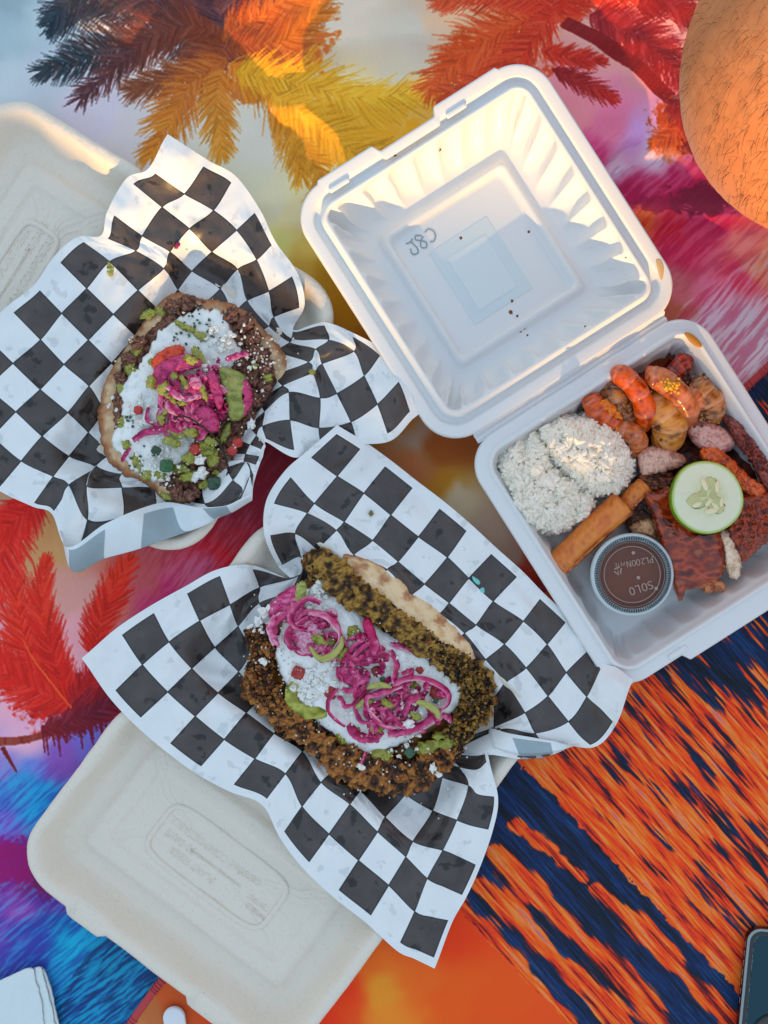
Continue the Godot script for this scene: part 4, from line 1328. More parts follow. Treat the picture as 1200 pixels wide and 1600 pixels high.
	var hotskin := [L(110, 30, 10), L(196, 74, 20), L(226, 104, 34), L(150, 46, 14)]
	meat("pork_scrap", [985, 760, 1000, 740, 1030, 735, 1050, 748, 1050, 790, 1030, 830, 990, 840, 972, 800], 0.008, 0.024, [L(40, 22, 16), L(80, 46, 32), L(110, 70, 50)], meat_m, "dark pork underneath, between the spring rolls and the red skin slab", "pork", {"gain": 1.3})  # lowest piece, coloured dark brown
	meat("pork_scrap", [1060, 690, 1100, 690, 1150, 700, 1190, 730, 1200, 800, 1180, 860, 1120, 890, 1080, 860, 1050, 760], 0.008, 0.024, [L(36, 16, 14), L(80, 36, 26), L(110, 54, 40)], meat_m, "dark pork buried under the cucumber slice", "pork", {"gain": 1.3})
	meat("pork_slice", [1000, 703, 1018, 697, 1050, 702, 1074, 718, 1062, 730, 1030, 740, 1003, 744, 996, 722], 0.022, 0.040, grey, meat_m, "pale grey-brown roast pork slice below the golden shrimp, pointing at the cucumber", "pork", {"group": "roast pork pieces", "rim": L(140, 60, 40), "rim_at": 0.93, "rough": 0.0010, "gain": 1.3})
	meat("pork_chunk", [1072, 672, 1082, 658, 1094, 652, 1110, 660, 1126, 664, 1146, 680, 1150, 694, 1132, 708, 1106, 706, 1084, 694], 0.022, 0.040, pinkc, meat_m, "torn pink pork chunk between shrimp and the orange skin strip", "pork", {"rough": 0.0014, "freq": 0.05, "jit": 1.0, "na": 70, "nr": 24, "fiber": Vector2(0.03, 0.07), "gain": 1.3})
	meat("pork_skin", [1128, 652, 1146, 648, 1164, 664, 1182, 688, 1206, 712, 1222, 770, 1200, 772, 1176, 730, 1150, 694], 0.020, 0.041, [L(70, 24, 24), L(120, 46, 38), L(156, 72, 58), L(100, 32, 28)], crackle, "wrinkled maroon pork skin curling along the tray's right wall", "pork skin", {"rough": 0.0034, "freq": 0.08, "jit": 3.0, "gain": 1.3})
	meat("pork_skin", [1094, 702, 1104, 694, 1122, 700, 1146, 718, 1170, 742, 1196, 762, 1196, 784, 1166, 772, 1130, 742, 1100, 722], 0.030, 0.0425, hotskin, crackle, "narrow bright orange strip of crisp skin above the cucumber", "pork skin", {"rough": 0.0022, "freq": 0.07, "jit": 2.0, "gain": 1.3})
	meat("pork_slice", [996, 744, 1022, 738, 1046, 736, 1056, 746, 1050, 762, 1030, 770, 1008, 764], 0.022, 0.036, [L(40, 20, 16), L(76, 40, 30), L(140, 84, 58), L(56, 28, 22)], meat_m, "charred dark pork end beside the cucumber's left edge", "pork", {"rough": 0.003, "freq": 0.07, "jit": 2.0, "fiber": Vector2(0.03, 0.14), "gain": 1.3})
	meat("pork_slice", [984, 822, 1000, 812, 1018, 810, 1030, 822, 1028, 842, 1010, 838, 990, 836], 0.016, 0.030, [L(140, 96, 66), L(196, 150, 108), L(214, 176, 134)], meat_m, "tan scrap of pork between sauce cup and red skin slab", "pork", {"gain": 1.3})
	meat("pork_skin_slab", [1005, 768, 1026, 766, 1050, 760, 1074, 800, 1110, 830, 1128, 834, 1134, 860, 1134, 888, 1120, 908, 1100, 918, 1074, 922, 1066, 937, 1056, 932, 1042, 884, 1028, 842, 1018, 806], 0.028, 0.0415, skin, crackle, "large glossy dark red slab of pork crackling under the cucumber's lower left", "pork skin", {"rough": 0.0013, "freq": 0.022, "na": 150, "nr": 60, "rim": L(190, 134, 96), "rim_at": 0.97, "k": 7.0, "fine": 0.05, "speck": 0.12, "fiber": Vector2(0.02, 0.035), "gain": 1.3})
	meat("pork_skin_slab", [1140, 762, 1160, 770, 1200, 768, 1226, 800, 1216, 840, 1196, 850, 1176, 868, 1160, 880, 1150, 858, 1136, 830], 0.030, 0.0420, skin, crackle, "blistered brown-red slab of pork crackling at the cucumber's right", "pork skin", {"rough": 0.0024, "freq": 0.06, "na": 130, "nr": 50, "fine": 0.15, "speck": 0.2, "gain": 1.3})
	meat("pork_fat", [1124, 832, 1140, 826, 1150, 850, 1159, 868, 1155, 902, 1140, 901, 1132, 878, 1130, 856], 0.026, 0.0395, [L(176, 146, 120), L(214, 190, 164), L(224, 204, 184)], meat_m, "pale strip of pork between the two red skin slabs", "pork", {"rough": 0.0014, "gain": 1.3})
	meat("pork_scrap", [1096, 914, 1112, 904, 1130, 908, 1136, 920, 1122, 927, 1100, 926], 0.020, 0.034, [L(120, 60, 30), L(176, 104, 60), L(206, 140, 96)], crackle, "small translucent brown scrap at the tray's lower wall by the red slab's tip", "pork", {"rough": 0.002, "jit": 2.0, "gain": 1.3})
	cucumber()
	spring_rolls()
	sauce_cup()

func cucumber() -> void:
	var t := thing("cucumber_slice", "thick round cucumber slice on top of the roast pork", "cucumber")
	var h0 := 0.0555
	t.transform = Transform3D(Basis(Vector3(0.62, 0, 0.3).normalized(), -0.10), P(1105, 777, h0))
	var r := 57.5 * S * (H - h0) / H
	var ring := PackedVector3Array()
	var v := PackedVector3Array()
	var c := PackedColorArray()
	var na := 72
	var prof := [[0.0, 0.0], [0.25, 0.0], [0.45, 0.0001], [0.62, 0.0003], [0.78, 0.0004], [0.9, 0.0004], [0.965, 0.0003], [0.99, 0.0]]
	for e in prof:
		for i in na:
			var a := -TAU * i / na
			var wob := 1.0 + 0.012 * sin(a * 3.0 + 1.0) + 0.008 * sin(a * 5.0)
			v.append(Vector3(cos(a) * r * e[0] * wob, e[1] + 0.0002 * n3(cos(a) * e[0] * 6.0, sin(a) * e[0] * 6.0, 1.0), sin(a) * r * e[0] * wob))
			var g := n3(cos(a) * e[0] * 5.0, sin(a) * e[0] * 5.0, 7.0)
			var k: Color = pick([L(206, 210, 158), L(214, 220, 172), L(226, 232, 200), L(228, 236, 208), L(216, 230, 186)], e[0] * 0.9 + 0.25 * g)
			if e[0] > 0.93: k = L(170, 200, 96)
			c.append(k)
	var flesh := fmat(0.18, 0.5)
	part("flesh", mk(v, cells(na, prof.size(), true), c), flesh, t)
	v = PackedVector3Array()
	c = PackedColorArray()
	for e in [[0.985, 0.0001], [1.0, -0.0004], [1.004, -0.003], [0.985, -0.0062], [0.9, -0.0066]]:
		for i in na:
			var a := -TAU * i / na
			var wob := 1.0 + 0.012 * sin(a * 3.0 + 1.0) + 0.008 * sin(a * 5.0)
			v.append(Vector3(cos(a) * r * e[0] * wob, e[1], sin(a) * r * e[0] * wob))
			c.append(L(60, 120, 20).lerp(L(140, 176, 40), 0.5 + 0.6 * n3(a * 3.0, e[1] * 400.0, 2.0)))
	part("peel", mk(v, cells(na, 5, true), c), fmat(0.3, 0.2), t)
	# three seed chambers with strands and seeds
	var strand_m := fmat(0.2, 0.5)
	for k in 3:
		var a := k * TAU / 3.0 - 1.35
		var d := Vector3(cos(a), 0, sin(a))
		var side := Vector3(-d.z, 0, d.x)
		var bv := lump(Vector3(r * 0.38, 0.0003, r * 0.22), 24, 7, 0.12, k * 3.0, func(q, _k): return L(186, 190, 128).lerp(L(206, 210, 150), 0.5 + 0.5 * q.x))
		var pl := part("seed_chamber", bv, strand_m, t)
		pl.transform = Transform3D(Basis(d, Vector3.UP, d.cross(Vector3.UP)), d * r * 0.22 + Vector3(0, 0.0002, 0))
		var arms := []
		for e in [-1.0, -0.35, 0.35, 1.0]:
			arms.append(tube(curve([Vector3(0, 0.0005, 0), d * r * 0.2 + side * e * r * 0.05 + Vector3(0, 0.0007, 0), d * r * 0.42 + side * e * r * 0.14 + Vector3(0, 0.0004, 0)], 12), 6, func(tt): return Vector2(0.0006, 0.0003) * (1.0 - 0.5 * tt), func(_t, _a): return L(216, 224, 170)))
		part("strand", join(arms), strand_m, t)
	for q in [[-4, -20, 1.9, 1.25], [5, 22, 0.25, 1.35], [1, 9, 0.9, 0.9], [22, 8, 1.4, 0.9], [16, -16, 1.5, 1.15], [-17, 12, 0.4, 1.0], [12, 14, 2.4, 0.9]]:
		var sd := part("seed", lump(Vector3(0.0039, 0.0008, 0.0017) * q[3], 14, 8, 0.05), mat(Color8(236, 230, 190), 0.25), t)
		sd.transform = Transform3D(Basis(Vector3.UP, q[2]), Vector3(q[0] * S * 0.92, 0.0006, q[1] * S * 0.92))

func spring_rolls() -> void:
	var m := fmat(0.34, 0.1, {"clearcoat_enabled": true, "clearcoat": 0.3, "clearcoat_roughness": 0.3})
	var cs := [L(104, 36, 8), L(164, 72, 16), L(214, 126, 40), L(196, 98, 26), L(130, 50, 12)]
	for s in [["golden fried spring roll lying between the rice and the sauce cup", 868, 886, 0.026, 918, 838, 0.031, 976, 784, 0.034, 0.0106, 2.0], ["short end of a second spring roll tucked behind the first, by the charred pork", 976, 790, 0.027, 990, 774, 0.030, 1008, 758, 0.030, 0.0070, 9.0]]:
		var path := curve([P(s[1], s[2], s[3]), P(s[4], s[5], s[6]), P(s[7], s[8], s[9])], 60)
		var sd: float = s[11]
		var rad: float = s[10]
		var t := thing("spring_roll", s[0], "spring roll", "spring rolls")
		var rf := func(tt: float) -> Vector2:
			var e := minf(minf(tt, 1.0 - tt) * 15.0, 1.0)
			var k := sqrt(maxf(1.0 - pow(1.0 - e, 2.0), 0.0)) * (0.94 + 0.08 * tt + 0.02 * n3(tt * 6.0, sd, 0.0))
			return Vector2(rad, rad * 0.92) * maxf(k, 0.05)
		var cf := func(tt: float, a: float) -> Color:
			var f := 0.54 + 0.5 * n3(tt * 3.0 + sd, cos(a), sin(a) + sd) + 0.22 * n3(tt * 16.0, cos(a) * 3.0, sin(a) * 3.0 + sd)
			var c := pick(cs, f) * 1.25
			return c.lerp(L(110, 36, 10), 0.7 * maxf(ss(0.08, 0.0, tt), ss(0.93, 1.0, tt)))
		part("wrapper", tube(path, 28, rf, cf), m, t)
		# the edge where the sheet was rolled shut
		var d := (path[59] - path[0]).normalized()
		var side := d.cross(Vector3.UP).normalized()
		var flap := PackedVector3Array()
		for k in 30:
			var tt := lerpf(0.06, 0.95, k / 29.0)
			flap.append(path[int(tt * 59)] + side * rad * 0.72 + Vector3.UP * rad * 0.62)
		part("seam", tube(flap, 8, func(_t): return Vector2(0.0010, 0.0005), func(tt, _a): return pick(cs, 0.4 + n3(tt * 8.0, sd, 4.0))), m, t)

func lathe(prof: Array, na: int) -> ArrayMesh:
	var v := PackedVector3Array()
	for e in prof:
		for i in na:
			var a := -TAU * i / na
			v.append(Vector3(cos(a) * e[0], e[1], sin(a) * e[0]))
	return mk(v, cells(na, prof.size(), true))

func sauce_cup() -> void:
	var t := thing("sauce_cup", "small clear plastic cup of brown sauce with a ridged snap-on lid", "sauce cup")
	var top := 0.046
	t.position = P(989, 898, top) * Vector3(1, 0, 1)
	var u := S * (H - top) / H
	var r := 65.0 * u
	var clear := mat(Color(0.93, 0.97, 0.98, 0.04), 0.06, {"transparency": BaseMaterial3D.TRANSPARENCY_ALPHA, "metallic_specular": 0.26})
	var frost := mat(Color8(206, 224, 230), 0.22, {"backlight_enabled": true, "backlight": Color(0.6, 0.6, 0.6)})
	# cup: tapering wall with a foot; sauce fills most of it
	part("cup", lathe([[r * 0.965, top - 0.004], [r * 0.95, top - 0.008], [r * 0.80, 0.0125], [r * 0.76, 0.0105], [0.0, 0.0105]], 64), clear, t)
	part("sauce", lathe([[0.0, top - 0.0062], [r * 0.9, top - 0.0062], [r * 0.925, top - 0.0080], [r * 0.775, 0.0130], [0.0, 0.0125]], 64), mat(Color8(112, 54, 28), 0.4, {"metallic_specular": 0.2}), t)
	var lid := part("lid", lathe([[0.0, top - 0.0026], [43 * u, top - 0.0026], [44.5 * u, top - 0.0018], [46 * u, top - 0.0018], [47.5 * u, top - 0.0027], [52 * u, top - 0.0030], [53.5 * u, top - 0.0012]], 96), clear, t)
	part("lid_rim", lathe([[59.8 * u, top - 0.0006], [60.4 * u, top + 0.0002], [62 * u, top + 0.0002], [64.5 * u, top - 0.0010], [r, top - 0.0026], [r * 0.99, top - 0.0058]], 96), frost, t)
	part("rim_channel", lathe([[53.0 * u, top - 0.0020], [53.8 * u, top - 0.0012], [59.9 * u, top - 0.0008]], 96), mat(Color8(104, 112, 116), 0.3), t)
	var ridges := []
	var ridge := bevel_box(Vector3(5.6 * u, 0.0016, 1.5 * u), 0.0002)
	for k in 96:
		var a := TAU * k / 96.0
		ridges.append([ridge, Transform3D(Basis(Vector3.UP, -a), Vector3(cos(a), 0, sin(a)) * 56.5 * u + Vector3(0, top + 0.0003, 0))])
	var rp := part("rim_ridges", join(ridges), frost, t)
	rp.set_meta("kind", "stuff")
	# moulded rings and words on the lid
	var glassy := mat(Color8(170, 152, 146), 0.2)
	for q in [[44.0, 0.0009], [51.0, 0.0006]]:
		var ring := PackedVector3Array()
		for k in 73: ring.append(Vector3(cos(TAU * k / 72.0), 0, sin(TAU * k / 72.0)) * q[0] * u + Vector3(0, top - 0.0020, 0))
		part("moulded_ring", tube(ring, 6, func(_t): return Vector2(q[1] * 0.35, 0.0004), func(_t, _a): return Color.WHITE), glassy, lid)
	var turn := Basis(Vector3.UP, deg_to_rad(-169.0 + 0.0))
	var words := [letters("PL200N", 0.0060, 0.0003, Vector3(12, 0, -20) * u, turn), letters("PETE", 0.0036, 0.0003, Vector3(-19, 0, -16) * u, turn), letters("SOLO", 0.0078, 0.0005, Vector3(14, 0, 21) * u, Basis(Vector3.UP, deg_to_rad(-162.0)), "Droid Sans Mono")]
	for w in words: w[1].origin.y = top - 0.0023
	part("moulded_words", join_letters(words), mat(Color8(172, 148, 136), 0.35), lid)
	var tri := []
	for k in 3:
		var a := turn * Vector3(0, 0, -1)
		var p0 := Vector3(sin(TAU * k / 3.0), 0, -cos(TAU * k / 3.0)) * 6.5 * u
		var p1 := Vector3(sin(TAU * (k + 0.78) / 3.0), 0, -cos(TAU * (k + 0.78) / 3.0)) * 6.5 * u
		tri.append(tube(PackedVector3Array([p0, p0.lerp(p1, 0.5), p1]), 6, func(_t): return Vector2(0.0005, 0.0002), func(_t, _a): return Color.WHITE))
	tri.append([letters("1", 0.0040, 0.0003, Vector3.ZERO, Basis())[0], letters("1", 0.0040, 0.0003, Vector3.ZERO, Basis())[1]])
	var rec := part("recycling_mark", join(tri), mat(Color8(172, 148, 136), 0.35), lid)
	rec.transform = Transform3D(turn, Vector3(-22 * u, top - 0.0022, -6 * u))
	for q in [[2, -34], [10, 5], [38, 22]]:
		var b := part("bubble", lump(Vector3(0.0014, 0.0005, 0.0014), 10, 6, 0.0), glassy, lid)
		b.position = Vector3(q[0] * u, top - 0.0024, q[1] * u)

# ---------- the two topped flatbreads ----------
var onion_m: StandardMaterial3D
var green_m: StandardMaterial3D
var cream_m: StandardMaterial3D
var feta_m: StandardMaterial3D
var meat_m2: StandardMaterial3D

func strip(flat: Array, half: Array, thick: float, cs: Array, rough: float, freq: float, na := 40, n := 120, sd := 0.0) -> ArrayMesh:    # a long crusty piece; flat holds x, y, height
	var pts := []
	for i in range(0, flat.size(), 3): pts.append(P(flat[i], flat[i + 1], flat[i + 2]))
	var path := curve(pts, n)
	var v := PackedVector3Array()
	var col := PackedColorArray()
	for j in n:
		var t := float(j) / (n - 1)
		var tan := (path[mini(j + 1, n - 1)] - path[maxi(j - 1, 0)]).normalized()
		var side := tan.cross(Vector3.UP).normalized()
		var f := t * (half.size() - 1)
		var i0 := mini(int(f), half.size() - 2)
		var w: float = lerpf(half[i0], half[i0 + 1], ss(0.0, 1.0, f - i0)) * S
		var e := minf(minf(t, 1.0 - t) * 14.0, 1.0)
		var cap := maxf(sqrt(1.0 - pow(1.0 - e, 2.0)), 0.04)
		for i in na:
			var a := TAU * i / na
			var d := Vector3(cos(a) * side.x * w, sin(a) * thick, cos(a) * side.z * w)
			# squarer than an ellipse
			var sq := pow(pow(absf(cos(a)), 4.0) + pow(absf(sin(a)), 4.0), -0.25)
			d *= sq * cap
			var jag := 1.0 + 0.24 * n3(path[j].x * 260.0 + signf(cos(a)) * 7.0, path[j].z * 260.0, sd + 3.0) + 0.36 * n3(path[j].x * 110.0 + signf(cos(a)) * 7.0, path[j].z * 110.0, sd)
			d.x *= jag
			d.z *= jag
			var q := path[j] + d
			var k := q * 1000.0 * freq
			var nn := 0.9 * n3(k.x * 0.6 + sd, k.y * 0.6, k.z * 0.6) + 0.5 * n3(k.x * 1.5, k.y * 1.5 + sd, k.z * 1.5)
			var out := (side * cos(a) + Vector3.UP * sin(a)).normalized()
			v.append(q + out * nn * rough * cap)
			var g := 0.46 + 0.85 * nn + 0.5 * n3(k.x * 0.35 + 9.0, k.z * 0.35, sd)
			col.append(pick(cs, g) * 1.15)
	var ix := cells(na, n, true)
	var e0 := v.size()
	v.append(path[0]); col.append(col[0])
	v.append(path[n - 1]); col.append(col[(n - 1) * na])
	for i in na:
		ix.append_array([e0, (i + 1) % na, i])
		ix.append_array([e0 + 1, (n - 1) * na + i, (n - 1) * na + (i + 1) % na])
	return mk(v, ix, col)

const NAMES := ["", ""]
func onion_strip(pts: Array, w: float, label: String, group: String, pale: float, roll := 0.0, twist := 0.0) -> void:
	var path := curve(pts, 30)
	var sd := rng.randf() * 60.0
	var cf := func(t: float, a: float) -> Color:
		var f := 0.12 + 0.55 * pale + 0.30 * cos(a) + 0.6 * n3(t * 5.0, a * 0.6, sd) + 0.15 * n3(t * 16.0, a, sd)
		return pick([L(150, 10, 76), L(196, 34, 104), L(222, 72, 134), L(236, 132, 172), L(244, 196, 212)], f)
	var rf := func(t: float) -> Vector2:
		var k := sqrt(maxf(0.05, sin(PI * clampf(t, 0.03, 0.97))))
		return Vector2(w * 1.25 * (0.5 + 0.5 * k) * (1.0 + 0.45 * n3(t * 5.0, sd, 1.0)), 0.00055)
	solo("pickled_onion_strip", tube(path, 10, rf, cf, roll, twist), onion_m, label, "pickled onion", group)

func onion_arc(cx: float, cy: float, r: float, a0: float, a1: float, h: float, squash: float, w: float, label: String, group: String, pale: float) -> void:
	var pts := []
	var tilt := rng.randf_range(-0.00010, 0.00010)
	for k in 6:
		var a := lerpf(a0, a1, k / 5.0)
		var rr := r * (1.0 + rng.randf_range(-0.14, 0.14))
		var q := Vector2(cos(a), sin(a) * squash).rotated(a0) * rr
		pts.append(P(cx + q.x, cy + q.y, h + q.x * tilt + rng.randf_range(-0.0010, 0.0016)))
	onion_strip(pts, w, label, group, pale, rng.randf_range(-0.6, 0.6), rng.randf_range(-1.0, 1.0))

func petal(flat: Array, base: float, top: float, cs: Array, m: Material, called: String, label: String, cat: String, tilt := Vector2.ZERO) -> void:
	meat(called, flat, base, top, cs, m, label, cat, {"fine": 0.0, "rough": 0.0008, "freq": 0.05, "na": 60, "nr": 14, "tilt": tilt, "jit": 1.2, "fiber": Vector2(0.04, 0.1)})

func dollops(list: Array, cs: Array, label: String, cat: String, called: String, group: String) -> void:
	for d in list:
		# x, y, radius x, radius y, turn, height, its own label
		var flat := []
		for k in 12:
			var a := TAU * k / 12.0
			var q := Vector2(cos(a) * d[2], sin(a) * d[3]) * (1.0 + rng.randf_range(-0.16, 0.16))
			q = q.rotated(d[4])
			flat.append_array([d[0] + q.x, d[1] + q.y])
		meat(called, flat, d[5] - 0.004, d[5], cs, green_m if called.begins_with("green") else cream_m, label if d.size() < 7 else d[6], cat, {"rough": 0.0011, "freq": 0.07, "fine": 0.0, "na": 44, "nr": 14, "jit": 2.0, "k": 2.5, "group": group})

func crumbs(list: Array, label: String, group: String) -> void:
	for d in list:
		# x, y, radius, height
		var called := "feta_crumb"
		var o := solo(called, M.crumbs[rng.randi() % 5], feta_m, label if d.size() < 5 else d[4], "feta crumb", group)
		o.transform = Transform3D(Basis(Vector3.UP, rng.randf() * TAU) * Basis(Vector3.RIGHT, rng.randf_range(-0.5, 0.5)) * Basis.from_scale(Vector3(1.0, 0.8, rng.randf_range(0.7, 1.0)) * d[2] * S), P(d[0], d[1], d[3]))

func scatter_crumbs(groups: Array, label: String, group: String) -> void:
	for g in groups:
		# x, y, spread, count, smallest, largest, height
		for k in g[3]:
			var q: Vector2 = Vector2(rng.randfn(), rng.randfn()).limit_length(2.0) * g[2]
			crumbs([[g[0] + q.x, g[1] + q.y, rng.randf_range(g[4], g[5]), g[6] + rng.randf_range(-0.001, 0.001)]], label, group)

func flatten(pts: Array) -> Array:
	var out := []
	for p in pts: out.append_array(p)
	return out

func fine_dust(parent: Node3D, groups: Array, cs: Array, called: String) -> void:
	var places := []
	var cols := []
	for g in groups:
		for k in g[3]:
			var q: Vector2 = Vector2(rng.randfn(), rng.randfn()).limit_length(2.2) * g[2]
			places.append(Transform3D(Basis(Vector3.UP, rng.randf() * TAU).scaled(Vector3.ONE * rng.randf_range(g[4], g[5]) * S), P(g[0] + q.x, g[1] + q.y, g[6] + rng.randf_range(-0.0006, 0.0006))))
			cols.append(pick(cs, rng.randf()))
	many(called, M.crumbs[0], feta_m, parent, places, cols)

func cube(called: String, x: float, y: float, size: float, h: float, c: Color, label: String, cat: String, group := "") -> void:
	var cf := func(d: Vector3, _k: float) -> Color: return c.lerp(c.lightened(0.10), 0.4 + 0.7 * n3(d.x * 2.0 + x, d.y * 2.0, d.z * 2.0))
	var v := PackedVector3Array()
	var m := lump(Vector3.ONE, 14, 10, 0.06, x, cf)
	var arr := m.surface_get_arrays(0)
	for q: Vector3 in arr[Mesh.ARRAY_VERTEX]:
		v.append(q / pow(pow(absf(q.x), 6.0) + pow(absf(q.y), 6.0) + pow(absf(q.z), 6.0), 1.0 / 6.0) * Vector3(1.0, 0.7, rng.randf_range(0.97, 1.03)) * size * S * 0.5)
	var o := solo(called, mk(v, arr[Mesh.ARRAY_INDEX], arr[Mesh.ARRAY_COLOR]), green_m, label, cat, group)
	o.transform = Transform3D(Basis(Vector3.UP, rng.randf() * TAU) * Basis(Vector3.RIGHT, rng.randf_range(-0.4, 0.4)), P(x, y, h))

func bread(flat: Array, hf: Callable, label: String, spots: Array) -> void:
	var cs := [L(206, 160, 110), L(232, 194, 146), L(240, 210, 168), L(234, 198, 150)]
	var cf := func(q: Vector2, t: float, _h: float) -> Color:
		var c := pick(cs, 0.5 + 0.6 * n3(q.x * 0.05, q.y * 0.05, 2.0) + 0.3 * n3(q.x * 0.25, q.y * 0.25, 4.0))
		var b := ss(0.86, 0.99, t + 0.07 * n3(q.x * 0.07, q.y * 0.07, 6.0))
		for s in spots:
			b = maxf(b, 0.9 * ss(1.0, 0.3, Vector2(q.x - s[0], q.y - s[1]).length() / s[2] + 0.5 * n3(q.x * 0.12, q.y * 0.12, 3.0)))
		return c.lerp(L(126, 62, 22).lerp(L(186, 104, 48), 0.5 + n3(q.x * 0.2, q.y * 0.2, 1.0)), b * 0.85)
	solo("flatbread", blob(flat, 200, 44, hf, cf, 0.0125, 2.0, 0.05), fmat(0.7, 0.1), label, "flatbread")

